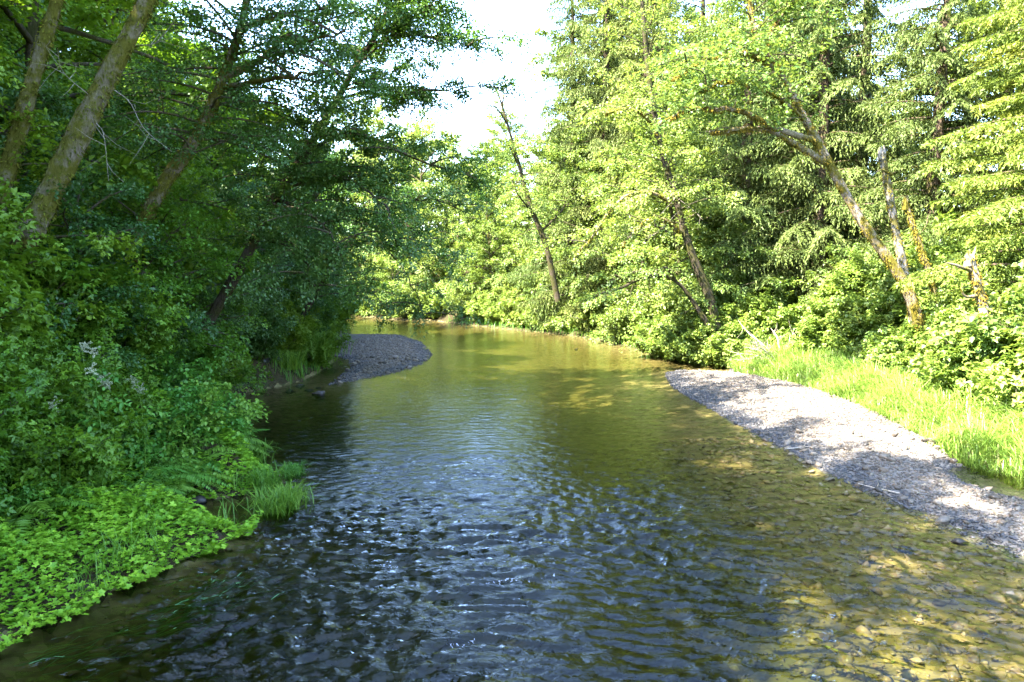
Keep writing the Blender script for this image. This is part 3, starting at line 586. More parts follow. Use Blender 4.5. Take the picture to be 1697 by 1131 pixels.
UR = [make_broadleaf(131, 6.5, 3.0, (-.05, 0), .02, 34, 'leaf_right', .14, 42, 'bark_dark', .5, 0, .08), make_broadleaf(132, 5.5, 2.8, (-.08, 0), .02, 32, 'leaf_shrub_right', .14, 42, 'bark_dark', .5, 0, .07)]
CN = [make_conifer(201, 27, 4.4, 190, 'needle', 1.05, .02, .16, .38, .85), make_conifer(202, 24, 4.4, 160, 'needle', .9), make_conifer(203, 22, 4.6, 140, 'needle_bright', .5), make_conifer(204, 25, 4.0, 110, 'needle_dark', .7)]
rng = np.random.RandomState(21)
def tree(parts, name, label, x, y, sc=1.0, rz=None, group=None, tilt=(0, 0), dz=-.15):
    return spawn(name, parts, label, 'tree', (x, y, zat(x, y) + dz), rng.rand() * 6.28 if rz is None else rz, sc, group, tilt)
# trees up the left hillside, over and behind the bank
for k, (x, y, p, s) in enumerate([(-14, 15.5, 0, .85), (-11.9, 18.3, 1, 1.3), (-17, 23, 2, 1.0), (-12.4, 26, 0, .7), (-16.5, 31, 1, .7), (-22, 28, 0, .95), (-19, 38, 1, .75), (-26, 36, 1, .9), (-16, 44, 0, .75), (-21, 50, 2, .9), (-29, 48, 1, 1.0), (-20, 18, 1, 1.1), (-22, 22.5, 0, 1.2), (-25, 31, 1, 1.15), (-19.5, 33.5, 0, .95), (-27, 27, 2, 1.4), (-24, 14, 0, 1.3), (-31, 36, 1, 1.2), (-17.5, 27.5, 1, .95), (-15.2, 29.5, 0, 1.0), (-17, 35.5, 1, 1.0), (-14.6, 39, 0, .9)]):
    tree(BL[p], 'broadleaf_tree', 'shaded leafy tree filling the slope behind the left bank', x, y, s, group='trees up the left hillside')
for k, (x, y, p, s) in enumerate([(-10.3, 31.5, 2, .8), (-11, 37.5, 2, .8), (-12.5, 43.5, 2, .85), (-14.5, 50.5, 2, .9)]):
    tree(BL[p], 'riverside_tree', ['leafy tree hanging over the upstream end of the left gravel bar', 'second leafy tree along the far left bank', 'third leafy tree along the far left bank, near the bend', 'leafy tree at the river bend on the left side'][k], x, y, s, rz=.2 * rng.randn(), group='trees along the far left bank')
for k, (x, y) in enumerate([(-18.5, 18.5), (-25, 24), (-23, 42)]):
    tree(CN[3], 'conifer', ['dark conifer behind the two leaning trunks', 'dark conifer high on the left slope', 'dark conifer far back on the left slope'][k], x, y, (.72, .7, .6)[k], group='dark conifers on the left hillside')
# the same wood goes on beside and behind the viewer: its crowns shade the near river
for k, (x, y, p, s) in enumerate([(-12.6, 5.5, 1, 1.1), (-13, 2.4, 0, 1.75), (-15.5, 6.5, 1, 1.45), (-16.5, 10, 2, 1.4), (-18, -2, 0, 1.35), (-13.5, -10, 1, 1.1), (-20, 5, 1, 1.4), (-16, -14, 1, 1.4)]):
    tree(BL[p], 'broadleaf_tree', 'tall leafy left bank tree out of the picture', x, y, s, group='trees beside the viewer')

# right bank ---------------------------------------------------------------
for k, (x, y, p, s, l) in enumerate([(5.9, 48.5, 0, 1.08, 'tall drooping conifer at the right edge of the sky gap'), (11.3, 36.2, 1, 1.05, 'drooping conifer behind the arching mossy branches'), (14.2, 34.5, 0, 1.0, 'grey green conifer with hanging branches behind the mossy maple'),
        (18.0, 39, 3, 1.1, 'dark conifer trunk in the gap behind the broken snag'), (17.2, 30.5, 1, .95, 'drooping conifer above the broken snag'), (15.4, 21.5, 2, .85, 'bright yellow green spruce at the right edge'), (23.5, 36, 3, 1.0, 'dark conifer deep in the wood on the right'), (20, 27.5, 2, .95, 'tall spruce behind the bright spruce at the right edge'), (12.5, 50, 3, 1.1, 'dark conifer rising behind the drooping ones'), (4.2, 51.5, 0, 1.0, 'drooping conifer standing closest to the sky gap'), (9.5, 54, 0, 1.1, 'tall conifer behind the drooping ones at the sky gap'), (8.3, 46.5, 1, 1.1, 'second drooping conifer from the sky gap'), (15.6, 41.5, 0, 1.05, 'tall hanging conifer far behind the mossy maple')]):
    tree(CN[p], 'conifer', l, x, y, s, group='conifers on the right bank')
for k, (x, y, p, s) in enumerate([(8.6, 36.5, 0, .95), (6.9, 42.5, 1, 1.0), (4.6, 49, 0, 1.0), (10.5, 45, 2, 1.0)]):
    tree(BR[p], 'broadleaf_tree', 'sunlit leafy tree leaning over the right bank upstream', x, y, s, group='leafy trees along the right bank', rz=.3 * rng.randn())
for k, (x, y, p, s) in enumerate([(1.6, 55, 1, .9), (-1.5, 58.5, 2, .8), (-5, 64, 1, 1.15), (-9.5, 68, 0, 1.35), (-14, 71, 2, 1.3), (-20, 75, 1, 1.5), (3.5, 63, 2, 1.0), (-3, 73, 2, 1.0), (-26, 72, 2, 1.2), (8, 58, 2, 1.15), (-11, 80, 2, 1.2), (15, 56, 2, 1.3), (-33, 78, 2, 1.3), (12, 59, 2, 1.7), (17.5, 52, 2, 1.6), (8.5, 63, 2, 1.75), (13.5, 45.5, 0, 1.4)]):
    tree(BR[p], 'broadleaf_tree', 'pale green sunlit tree beyond the river bend', x, y, s, group='trees beyond the bend')
for k, (x, y, p, s) in enumerate([(21, 32, 2, 1.1), (26, 30, 1, 1.3), (18.5, 45, 2, 1.2), (26, 42, 2, 1.3), (17, 15, 1, .8), (20, 19, 0, 1.0), (24, 22, 2, 1.1)]):
    tree(BR[p], 'broadleaf_tree', 'leafy tree in the wood behind the right bank', x, y, s, group='leafy trees behind the right bank')

hero('mossy_maple', 'golden mossy maple leaning left over the sunny right bank', [(1548, 620, 23), (1525, 540, 23), (1495, 465, 23), (1430, 370, 23), (1375, 275, 23), (1335, 200, 23), (1295, 120, 23), (1258, 70, 23), (1240, 0, 23)], .18,
     [([(1372, 272, 23), (1320, 240, 22.8), (1265, 215, 22.6), (1210, 216, 22.4), (1172, 222, 22.2)], .11, None), ([(1350, 232, 23), (1290, 215, 22.6), (1240, 190, 22.3), (1185, 180, 22), (1130, 180, 21.8), (1085, 215, 21.6)], .1, (3, 1.1)),
      ([(1290, 115, 23), (1240, 90, 22.5), (1180, 95, 22), (1120, 130, 21.6)], .06, (8, 1.6)), ([(1265, 80, 23), (1300, 20, 23), (1350, -40, 23)], .07, (6, 1.6)), ([(1330, 195, 23), (1270, 150, 22), (1210, 135, 21.5), (1160, 150, 21)], .05, (8, 1.5))],
     [(10, .78, 1.0, 2.2, (.1, .7), .3)], bark='bark_gold', leaf_n='leaf_right', leaf=.12, per=22, kind=2, seed=31, cr=.5, sp=.55)
def snag(name, label, trunk, r, seed, bark='bark_pale', stubs=()):
    rng = np.random.RandomState(seed); base = px3(*trunk[0]); t = thing(name, label, 'dead tree', base); P = spline(pts(trunk) - base, 26); g = Geo()
    tube(g, P, r * np.linspace(1.15, .75, 26) * (1 + .14 * perlin(np.linspace(0, 9, 26), np.full(26, seed + .5))), 12, .5, rng, .1); moss_part(t, P, r * np.linspace(1.1, .8, 26), 900, rng, 'moss_gold', .09)
    for k in range(7):   # splintered top
        a = k * .9; q = P[-1] + r * .6 * np.array([math.cos(a), math.sin(a), 0]); tube(g, np.array([q - UP * .25, q, q + UP * rng.uniform(.04, .22) + .03 * rng.randn(3)]), [.05, .04, .006], 5)
    link('trunk', g.mesh('trunk', M[bark], True), t)
    for st in stubs:
        g = Geo(); Q = spline(pts(st) - base, 8); tube(g, Q, np.linspace(.055, .015, 8), 6, .5, rng, .1, True); link('limb', g.mesh('limb', M['bark_gold'], True), t)
snag('broken_snag', 'bleached broken trunk standing beside the mossy maple', [(1525, 590, 24), (1505, 480, 24), (1488, 400, 24), (1475, 330, 24), (1462, 252, 24)], .135, 41, stubs=[[(1478, 290, 24), (1462, 282, 23.8), (1452, 286, 23.7)]])
snag('leaning_pole', 'slim mossy dead stem between the snag and the spruce', [(1565, 560, 23.5), (1545, 470, 23.5), (1525, 410, 23.5), (1500, 335, 23.5)], .09, 42, 'bark_gold')
snag('stump_snag', 'short rotten snag among the shrubs at the far right', [(1650, 640, 19), (1635, 540, 19), (1622, 480, 19), (1607, 425, 19)], .125, 43, 'bark_pale', [[(1612, 450, 19), (1585, 440, 18.8), (1568, 436, 18.7)], [(1622, 490, 19), (1600, 492, 18.8), (1592, 478, 18.7)]])
hero('drooping_tree', 'leafy tree whose branches droop over the left gravel bar', [(470, 600, 31), (520, 490, 30), (565, 420, 29.5), (610, 370, 29), (650, 340, 28.5)], .13,
     [([(575, 410, 29.3), (625, 400, 28.5), (665, 440, 28), (690, 490, 27.6), (705, 530, 27.4)], .04, (6, 1.5)), ([(615, 365, 29), (670, 370, 28.2), (715, 410, 27.6), (745, 460, 27.2)], .04, (7, 1.6)), ([(540, 455, 29.7), (580, 460, 28.8), (620, 490, 28.2), (650, 530, 28)], .04, (7, 1.4)), ([(645, 345, 28.5), (710, 330, 28), (770, 350, 27.6)], .04, (7, 1.6))],
     [(12, .2, 1.0, 2.2, (.0, .5), .35)], bark='bark_dark', leaf_n='leaf_alder', leaf=.1, per=30, kind=0, seed=36, cr=.45)
hero('dark_alder', 'dark straight alder trunk with bleached dead twigs over the right bank', [(1200, 600, 31.9), (1178, 500, 31.9), (1150, 430, 31.9), (1130, 370, 31.9), (1116, 315, 31.9), (1095, 240, 31.9), (1075, 120, 31.9), (1065, 10, 31.9), (1060, -80, 31.9)], .2,
     [([(1128, 386, 31.8), (1100, 364, 31.3), (1075, 364, 30.9), (1050, 385, 30.5), (1030, 410, 30.2)], .09, (4, 1.2)), ([(1110, 335, 31.8), (1080, 320, 31.3), (1045, 322, 30.9), (1015, 345, 30.4), (985, 390, 29.9), (950, 430, 29.7)], .085, (5, 1.3)), ([(1090, 215, 31.9), (1050, 180, 31.3), (1000, 190, 30.7)], .06, (7, 1.7))],
     [(34, .42, 1.0, 2.6, (.1, .6), .3)], bark='bark_dark', moss='bark_gold', leaf_n='leaf_right', leaf=.12, per=22, kind=0, seed=32, cr=.5, sp=.55,
     dead=[[(1118, 330, 31.6), (1080, 370, 30.6), (1040, 395, 30.2), (1030, 405, 29.9)], [(1125, 350, 31.6), (1090, 385, 30.4), (1060, 400, 30.2)], [(1112, 320, 31.3), (1150, 350, 30.6), (1165, 365, 30.2)], [(1060, 375, 30.9), (1020, 385, 30.4), (990, 400, 30.2)], [(1100, 330, 31.3), (1120, 290, 30.9), (1135, 300, 30.6)]])
hero('arching_alder', 'leaning mossy alder with an arching limb reaching left above the water', [(1215, 625, 31.3), (1185, 560, 31.3), (1155, 510, 31.3), (1130, 475, 31.1), (1100, 455, 30.9)], .15,
     [([(1102, 456, 30.9), (1075, 458, 30.5), (1045, 470, 30.2), (1015, 480, 29.9), (985, 490, 29.7)], .1, (2, .7)), ([(1120, 466, 31.0), (1105, 445, 30.6), (1085, 450, 30.2), (1060, 452, 29.9), (1010, 465, 29.6)], .06, (3, .9)), ([(1050, 468, 30.2), (1045, 490, 30.0), (1038, 530, 29.9)], .03, None), ([(1075, 458, 30.5), (1078, 480, 30.4), (1078, 510, 30.3)], .02, None), ([(1155, 510, 31.3), (1140, 515, 31.1), (1125, 522, 30.9)], .03, None)],
     [], bark='bark_dark', leaf_n='leaf_right', leaf=.11, per=20, kind=0, seed=33)
hero('thin_top_alder', 'tall thin alder with a sparse top leaning into the sky gap', [(925, 500, 43), (905, 410, 43), (880, 345, 43), (866, 295, 43), (852, 245, 43), (838, 195, 43), (825, 155, 43), (808, 115, 43)], .17,
     [([(840, 205, 43), (822, 178, 42.5), (800, 175, 42)], .06, (2, .8)), ([(832, 175, 43), (836, 150, 43), (838, 130, 43)], .06, (2, .8)), ([(862, 280, 43), (840, 240, 42.5), (812, 232, 42)], .06, (3, 1.2)), ([(885, 355, 43), (860, 325, 42), (850, 300, 41.6)], .07, (6, 1.6)), ([(895, 385, 43), (930, 350, 43), (940, 320, 43)], .07, (6, 1.8))],
     [(9, .15, .6, 2.2, (.1, .5), .3)], bark='bark_dark', leaf_n='leaf_far', leaf=.13, per=12, kind=0, seed=34, cr=.45, flat_r=.12)

# ------------------------------------------------------------------ understorey and far wood
for k, (x, y, p, s) in enumerate([(-9.6, 12.5, 0, .8), (-10.8, 15.5, 1, .9), (-7.9, 14.2, 1, .72), (-8.6, 16.6, 0, .75), (-9.2, 20.6, 1, .7), (-9.9, 18.5, 0, .85), (-12.5, 14, 0, 1.0), (-10.6, 23.5, 0, .9), (-14.5, 20, 0, 1.1), (-13.5, 24.5, 1, 1.2), (-17, 17, 0, 1.2), (-19, 27, 0, 1.3), (-10.5, 27.5, 1, .9)]):
    tree(UL[p], 'understorey_tree', 'low bushy tree in the shaded thicket of the left bank', x, y, s, group='low trees in the left thicket')
for k, (x, y, p, s) in enumerate([(-10.2, 34, 1, .9), (-11.5, 40.5, 1, .9), (-12.8, 47, 1, 1.0), (-14.5, 36, 0, 1.2), (-17, 41, 0, 1.2), (-17, 53, 0, 1.2), (-22, 58, 0, 1.2), (-30, 60, 0, 1.3)]):
    tree(UL[p], 'understorey_tree', 'low bushy tree along the shaded far left bank', x, y, s, group='low trees on the far left bank')
for k, (x, y, p, s) in enumerate([(9.6, 34.6, 0, .9), (8.6, 39.5, 1, .9), (7.4, 45.5, 0, .9), (5.2, 52, 1, .95), (11.5, 36.8, 1, 1.0), (10.8, 42, 0, 1.1), (14.2, 30.5, 0, .7), (16.5, 27.0, 1, .75), (13, 28, 1, .7), (17.2, 18.5, 1, .7)]):
    tree(UR[p], 'understorey_tree', 'low bushy sunlit tree in the right bank thicket', x, y, s, group='low trees in the right thicket')
for k, (x, y, p, s) in enumerate([(2.2, 56.5, 0, 1.0), (-2.2, 61, 1, 1.0), (-6.5, 63.5, 0, .9), (-10.5, 65, 1, .95), (-14.5, 69, 0, 1.0), (-19.5, 71, 1, 1.1), (-25, 73, 0, 1.1), (-31, 75, 1, 1.2), (-8, 72, 0, 1.3), (0, 68, 1, 1.3)]):
    tree(UR[p], 'understorey_tree', 'low bushy sunlit tree on the far shore of the bend', x, y, s, group='low trees on the far shore')
for k in range(30):
    x = -46 + 3.4 * k + rng.randn() * 1.5; y = 86 + 7 * (k % 3) + rng.randn() * 2
    tree(BR[k % 3], 'broadleaf_tree', 'leafy tree on the wooded hill behind the bend', x, y, rng.uniform(.95, 1.3), group='trees of the far hill')

# ------------------------------------------------------------------ shrubs
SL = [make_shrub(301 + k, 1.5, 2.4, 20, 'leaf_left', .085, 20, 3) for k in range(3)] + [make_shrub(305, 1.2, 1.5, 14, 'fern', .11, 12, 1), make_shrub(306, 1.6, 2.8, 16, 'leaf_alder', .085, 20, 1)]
SR = [make_shrub(311 + k, 1.5, 2.2, 20, 'leaf_shrub_right', .125, 14, 3) for k in range(3)] + [make_shrub(315, 1.5, 2.6, 15, 'leaf_right', .11, 16, 1)]
rng = np.random.RandomState(33)
def along(line, step, off, jit=.4):
    out = []; L = np.array(line, float); seg = np.linalg.norm(np.diff(L, axis=0), axis=1); cum = np.concatenate([[0], np.cumsum(seg)]); s = step * .5
    while s < cum[-1]:
        p = np.array([np.interp(s, cum, L[:, k]) for k in (0, 1)]); i = min(np.searchsorted(cum, s) - 1, len(seg) - 1); t = (L[i + 1] - L[i]) / seg[i]; nrm = np.array([-t[1], t[0]])
        out.append(p + nrm * (off + jit * rng.randn()) + t * jit * rng.randn()); s += step * rng.uniform(.8, 1.2)
    return out
def shrubs(P, protos, name, label, group, smin=.85, smax=1.25, dz=-.1):
    for x, y in P:
        spawn(name, protos[rng.randint(len(protos))], label, 'shrub', (x, y, zat(x, y) + dz), rng.rand() * 6.28, rng.uniform(smin, smax), group)
near_left = LEFT_SHORE[1:5] + [(-5.2, 12.6)] + LEFT_SHORE[9:14]
mid_left = LEFT_SHORE[13:20]
for o_, lab, grp in ((3.2, 'shaded leafy shrub low on the near left bank', 'lower shrubs of the left bank'), (4.9, 'shaded leafy shrub halfway up the left bank', 'middle shrubs of the left bank'), (6.8, 'tall shaded shrub under the leaning trunks', 'upper shrubs of the left bank'), (9.0, 'tall shaded shrub at the back of the left slope', 'back shrubs of the left bank')):
    shrubs(along(near_left, 1.5, o_, .35), SL[:3] + ([SL[4]] if o_ > 4 else []), 'shrub', lab, grp, .9 if o_ < 4 else 1.1, 1.2 if o_ < 4 else 1.5)
shrubs(along([(-7.6, 18.2), (-8.9, 21.5), (-9.6, 24.2)], 1.3, .7, .25), SL[:3], 'shrub', 'shaded shrub hanging to the dark water under the left bank', 'shrubs at the dark left waterline', .7, .95)
for o_, lab, grp in ((1.2, 'dark shrub along the far left waterline', 'waterline shrubs on the far left'), (3.0, 'dark shrub behind the far left waterline', 'second row shrubs on the far left')):
    shrubs(along(mid_left, 1.7, o_, .3), [SL[0], SL[1], SL[4]], 'shrub', lab, grp, .8, 1.2)
shrubs(along([(-5.3, 12.9), (-5.4, 14.6), (-7.1, 16.6), (-8.4, 19.5)], .55, .6, .3), [SL[3]], 'leafy_herb', 'low leafy herb on the wet left bank beside the dark water', 'herbs at the left waterline', .6, .85)
shrubs(along([(-6.6, 9.5), (-6.6, 12.5), (-7.0, 14.6), (-8.0, 16.6)], .8, .8, .35), [SL[3]], 'leafy_herb', 'leafy herb between the ground cover and the shaded shrubs', 'herbs above the ground cover', .7, .95)
shrubs([(-6.3, 10.6), (-6.4, 12.4), (-5.9, 13.4), (-7.0, 9.6)], [SL[3]], 'leafy_herb', 'small herb rising out of the ground cover', 'herbs in the ground cover', .34, .5, .0)
R_UP = FAR_RIGHT[8:2:-1]
for o_, lab, grp in ((-1.1, 'sunlit shrub overhanging the water along the right bank upstream', 'waterline shrubs of the right bank'), (-3.0, 'sunlit shrub behind the waterline on the right bank upstream', 'second row shrubs of the right bank'), (-5.2, 'sunlit tall shrub up the right bank upstream', 'third row shrubs of the right bank')):
    shrubs(along(R_UP, 1.9, o_, .35), SR, 'shrub', lab, grp, .8 if o_ > -2 else 1.0, 1.15 if o_ > -2 else 1.5)
shrubs(along([(-48, 78), (-14, 66), (-9.7, 60.5), (-6.3, 59.7)], 2.2, 1.2, .4), SR, 'shrub', 'pale sunlit shrub on the far shore of the bend', 'shrubs on the far shore', 1.0, 1.5)
back = BAR_BACK[::-1]
for o_, lab, grp, a, b in ((-3.4, 'sunlit bramble shrub right behind the long grass', 'front brambles on the right bank', 1.0, 1.35), (-5.2, 'sunlit bramble shrub in the second row behind the long grass', 'second brambles on the right bank', 1.3, 1.7), (-7.4, 'tall sunlit bramble under the leaning maple', 'third brambles on the right bank', 1.5, 2.0), (-9.8, 'tall sunlit shrub at the foot of the conifers', 'back shrubs on the right bank', 1.6, 2.1), (-12.5, 'shrub in the shade of the conifers on the right', 'shrubs under the conifers', 1.2, 1.6)):
    shrubs(along(back[1:], 1.7, o_, .4), SR, 'shrub', lab, grp, a, b)
shrubs([(7.7, 33.0), (8.3, 31.9), (9.0, 31.1), (9.7, 30.7), (7.1, 34.4)], SR[:3], 'shrub', 'pale round shrub at the mouth of the backwater', 'round shrubs by the backwater', .75, .95)

# ------------------------------------------------------------------ grass, ground cover, ferns
g = Geo(); n = 120000; x = rng.uniform(8, 15.5, n); y = rng.uniform(8, 31, n); db = pdist(BAR_BACK, x, y, False); k = ~inside(RBAR, x, y) & ~inside(RIVER, x, y) & (db < 4.2 + .6 * perlin(x, y)) & (x < 17)
k &= rng.rand(n) < np.clip(.75 + perlin(x * 1.2, y * 1.2), .2, 1); x, y = x[k], y[k]; z = zats(x, y)
blades(g, x, y, z, .78 * (1 + .8 * perlin(x * .7, y * .7) + .5 * perlin(x * 2.1, y * 2.1)) * np.clip(.5 + pdist(BAR_BACK, x, y, False), .5, 1), rng, .85, .0085, (-.3, -.1))
tag(link('long_grass', g.mesh('long_grass', M['grass'])), 'bright long grass between the gravel bar and the brambles', 'grass', kind='stuff')
g = Geo(); n = 30000; x = rng.uniform(-13, 10, n); y = rng.uniform(24, 58, n); z, w, il, ib, d = terrain(x, y); k = ~w & ~il & ~ib & (d < 1.1) & (y > 26); x, y, z = x[k], y[k], z[k]
blades(g, x, y, z, .5, rng, .7, .012); tag(link('bank_grass', g.mesh('bank_grass', M['sedge'])), 'thin green grass fringing the upstream banks', 'grass', kind='stuff')
# leafy ground cover on the low shelf, bottom left
g = Geo(); n = 42000; x = rng.uniform(-7.6, -3.6, n); y = rng.uniform(5.5, 15, n); z, w, il, ib, d = terrain(x, y)
hum = .2 + .36 * (perlin(x * 1.1, y * 1.1) + .4).clip(0, 1) + .3 * (perlin(x * 2.7, y * 2.7) + .3).clip(0, 1)
k = ((~w) | ((d < .22) & (y < 11.3))) & (d < 3.3 + .5 * perlin(x, y)) & (rng.rand(n) < .8) & (perlin(x * .9 + 3, y * .9) > -.48); k &= (d > .45) | (perlin(x * 2.6 + 11, y * 2.6) + .5 * perlin(x * 6, y * 6) > np.where(w, .05, -.32)); x, y, z, hum, d = x[k], y[k], z[k], hum[k], d[k]; m = len(x)
zz = np.maximum(np.maximum(z, 0) + hum * np.clip(.25 + d * 1.2, 0, 1) * rng.uniform(.35, 1.05, m), .03); a = rng.rand(m) * 6.28
leaves(g, np.stack([x, y, zz], -1), np.stack([np.cos(a), np.sin(a), -.15 + 0 * a], -1), UP + .38 * rng.randn(m, 3), (_ls := .08 * rng.uniform(.6, 1.3, m)), _ls * rng.uniform(.9, 1.15, m), rng, 4, np.clip(.5 + .6 * perlin(x * 1.5, y * 1.5) + .3 * rng.randn(m), 0, 1))
tag(link('ground_cover', g.mesh('ground_cover', M['leaf_cover'])), 'bright green lobed ground cover on the low bank, bottom left', 'ground cover', kind='stuff')
g = Geo(); n = 9000; x = rng.uniform(-9, -4, n); y = rng.uniform(6.5, 15.5, n); z, w, il, ib, d = terrain(x, y); k = ~w & (d < 3.2) & (perlin(x * 1.3 + 8, y * 1.3) > .24); x, y, z = x[k], y[k], z[k]
blades(g, x, y, z + .12, .4, rng, 1.0, .005); tag(link('thin_grass', g.mesh('thin_grass', M['sedge'])), 'thin grass growing through the ground cover, bottom left', 'grass', kind='stuff')
TUFT = [tuft_mesh(61, 420, .4, .5, 'sedge', 1.1), tuft_mesh(62, 260, .3, .42, 'sedge', 1.0), tuft_mesh(63, 700, .85, .7, 'sedge', 1.2)]
for x, y, k, s, l in [(-3.95, 12.1, 0, .85, 'dark green sedge tuft leaning into the water below the ground cover'), (-4.5, 13.2, 1, 1.0, 'small sedge tuft on the mud spit'), (-3.9, 12.7, 1, .8, 'sedge tuft standing in the water beside the spit'), (-4.35, 14.3, 1, .7, 'thin sedge tuft alone in the water'),
                      (-5.5, 15.4, 1, 1.0, 'broad grassy tuft where the ferns meet the water'), (-6.3, 16.4, 1, .9, 'pale grass tuft at the water under the ferns'), (-8.3, 27.0, 1, 1.6, 'rounded grass mound in the shade beside the left gravel bar'), (-8.6, 30, 2, 1.5, 'tall grass clump behind the left gravel bar'), (-5.6, 11.2, 1, .8, 'thin grass tuft among the ground cover by the inlet')]:
    t = thing('grass_tuft', l, 'grass tuft', (x, y, max(zat(x, y), -.06)), rng.rand() * 6, s, 'grass tufts'); link('blades', TUFT[k], t)
P = [(-5.8 - .5 * rng.rand(), 13.4 + .2 * k) for k in range(3)]
fern_spots = []
for px, py, d in [(60, 690, 11.5), (20, 720, 10.8), (110, 730, 11.2), (150, 690, 12.2), (200, 760, 11.6), (240, 700, 13.2), (270, 745, 12.8), (300, 690, 14.6), (190, 640, 13.4), (330, 660, 16.6), (90, 640, 12.5), (310, 735, 13.9), (265, 650, 15.0), (340, 705, 15.6), (30, 790, 9.8), (355, 640, 18), (320, 700, 15.2), (290, 720, 14.2), (250, 760, 12.6), (160, 750, 11.8), (345, 680, 16.8), (365, 665, 18.5), (60, 760, 10.4), (230, 735, 12.6), (300, 770, 12.9), (335, 730, 14.6), (10, 660, 11.2), (325, 720, 14.4), (350, 715, 15.4), (310, 750, 13.4), (375, 690, 17.2), (340, 745, 14.2)]:
    p = px3(px, py, d); fern_spots.append((p[0], p[1], py))
for i, (x, y, py) in enumerate(fern_spots):
    fern('green fern on the left bank above the ground cover', x, y, rng, rng.uniform(1.0, 1.35), 13, 'ferns on the left bank')

# cream flower plumes of goatsbeard
PL = []
for s in range(3):
    r_ = np.random.RandomState(70 + s); g = Geo()
    for b in range(9):
        a = b * 2.4; ln = .2 + .12 * r_.rand(); d = np.array([math.cos(a) * .5, math.sin(a) * .5, .75]); q = np.linspace(0, 1, 26)[:, None]; P = UP * .02 * b + d * q * ln - UP * .12 * q ** 2
        leaves(g, P + .008 * r_.randn(26, 3), r_.randn(26, 3), r_.randn(26, 3), .026, .02, r_, 0)
    PL.append(g.mesh('flower_plume', M['plume']))
for i, (px, py, d, l) in enumerate([(135, 580, 11.0, 'goatsbeard with the tallest cream plume on the left bank'), (155, 622, 10.8, 'goatsbeard with a slanting cream plume below the tallest one'), (228, 640, 12.0, 'goatsbeard with small cream plumes nearest the dark shrubs'), (28, 652, 10.2, 'goatsbeard with a drooping cream plume at the left edge'), (85, 678, 10.3, 'goatsbeard with a cream plume among the ferns')]):
    p = px3(px, py, d); x, y = p[0], p[1]; z = zat(x, y); t = thing('goatsbeard', l, 'flowering plant', (x, y, z), 0, 1.0, 'goatsbeard plants')
    top = p[2] - z; g = Geo(); q = np.linspace(0, 1, 8)[:, None]; tube(g, np.array([0, 0, 0]) + UP * top * q + np.array([.1, -.05, 0]) * np.sin(q * 3), np.linspace(.01, .004, 8), 4); link('stem', g.mesh('stem', M['sedge'], True), t)
    for k in range(2 + i % 2):
        o = link('flower_plume', PL[(i + k) % 3], t, (.12 * k * math.cos(i), .1 * k, top - .12 * k)); o.rotation_euler = (rng.randn() * .4, .7 + rng.randn() * .3, rng.rand() * 6); o.scale = (.75, .75, .75)
    g = Geo(); C = np.array([[.25 * math.cos(a), .25 * math.sin(a), max(.2, top - .35 - .1 * k)] for k, a in enumerate(np.linspace(0, 5.5, 8))]); cluster_leaves(g, C, C * [1, 1, 0], .25, 16, .1, .06, rng, 1); link('foliage', g.mesh('foliage', M['fern']), t)

# ------------------------------------------------------------------ wood, rocks, weed
def brush_pile(name, label, c, n, ln, seed, dirs, m='driftwood'):
    r_ = np.random.RandomState(seed); t = thing(name, label, 'driftwood', c)
    for k in range(n):
        g = Geo(); d = norm(np.array(dirs) + .55 * r_.randn(3)); l = ln * r_.uniform(.5, 1.2); st = .35 * r_.randn(3) * [1, 1, .3]; q = np.linspace(0, 1, 7)[:, None]
        P = st + d * l * q + np.cumsum(.05 * r_.randn(7, 3), 0) * q + UP * .1; tube(g, P, np.linspace(.022, .006, 7) * r_.uniform(.6, 1.5), 5)
        for j in range(4):
            i = r_.randint(2, 6); e = norm(d + .9 * r_.randn(3)); tube(g, np.array([P[i], P[i] + e * .2, P[i] + e * .45 + .06 * r_.randn(3)]), [.009, .006, .003], 3)
        link('branch', g.mesh('branch', M[m], True), t)
def gp(px, py, z=0.0):
    a = px3(px, py, 10.0) - np.array([0, 0, CAMH]); return np.array([0, 0, CAMH]) + a * ((z - CAMH) / a[2])
p = gp(1290, 600, .5); brush_pile('brush_pile', 'tangle of bleached dead branches at the head of the right gravel bar', (p[0], p[1], .55), 26, 1.5, 81, (-.75, -.2, .25))
p = gp(1005, 552, .2); brush_pile('brush_pile', 'pale fallen branch leaning down the far mud bank into the water', (p[0] + .6, p[1], .5), 4, 2.6, 82, (-.8, -.3, -.35))
def rock(label, x, y, s, seed, group=None, m='wet_stone', dz=0.0, flat=.6):
    r_ = np.random.RandomState(seed); v, f = ico(); V = [tuple(a) for a in v]; F = [tuple(a) for a in f]; V = list(map(np.array, V)); mid = {}; F2 = []
    def md(a, b):
        k = (min(a, b), max(a, b))
        if k not in mid: q = V[a] + V[b]; V.append(q / np.linalg.norm(q)); mid[k] = len(V) - 1
        return mid[k]
    for a, b, c in F: ab, bc, ca = md(a, b), md(b, c), md(c, a); F2 += [(a, ab, ca), (b, bc, ab), (c, ca, bc), (ab, bc, ca)]
    V = np.array(V); V = V * (1 + .24 * r_.randn(len(V), 1).clip(-1, 1.4)) * s * np.array([1, .75, flat]); g = Geo(); g.add(V, np.array(F2), r_.rand())
    o = link('rock', g.mesh('rock', M[m], False), None, (x, y, max(zat(x, y), -.1) + s * .2 + dz)); o.rotation_euler = (0, 0, r_.rand() * 6); return tag(o, label, 'rock', group)
for i, (px, py, s) in enumerate([(462, 630, .34), (497, 638, .2), (440, 634, .26), (512, 644, .14), (480, 645, .2), (415, 645, .22), (528, 641, .12)]):
    p = gp(px, py); rock('dark wet rock at the foot of the overhung left bank', p[0], p[1], s, 90 + i, 'wet rocks under the left bank', 'wet_stone', -.4 * s * .6, .5)
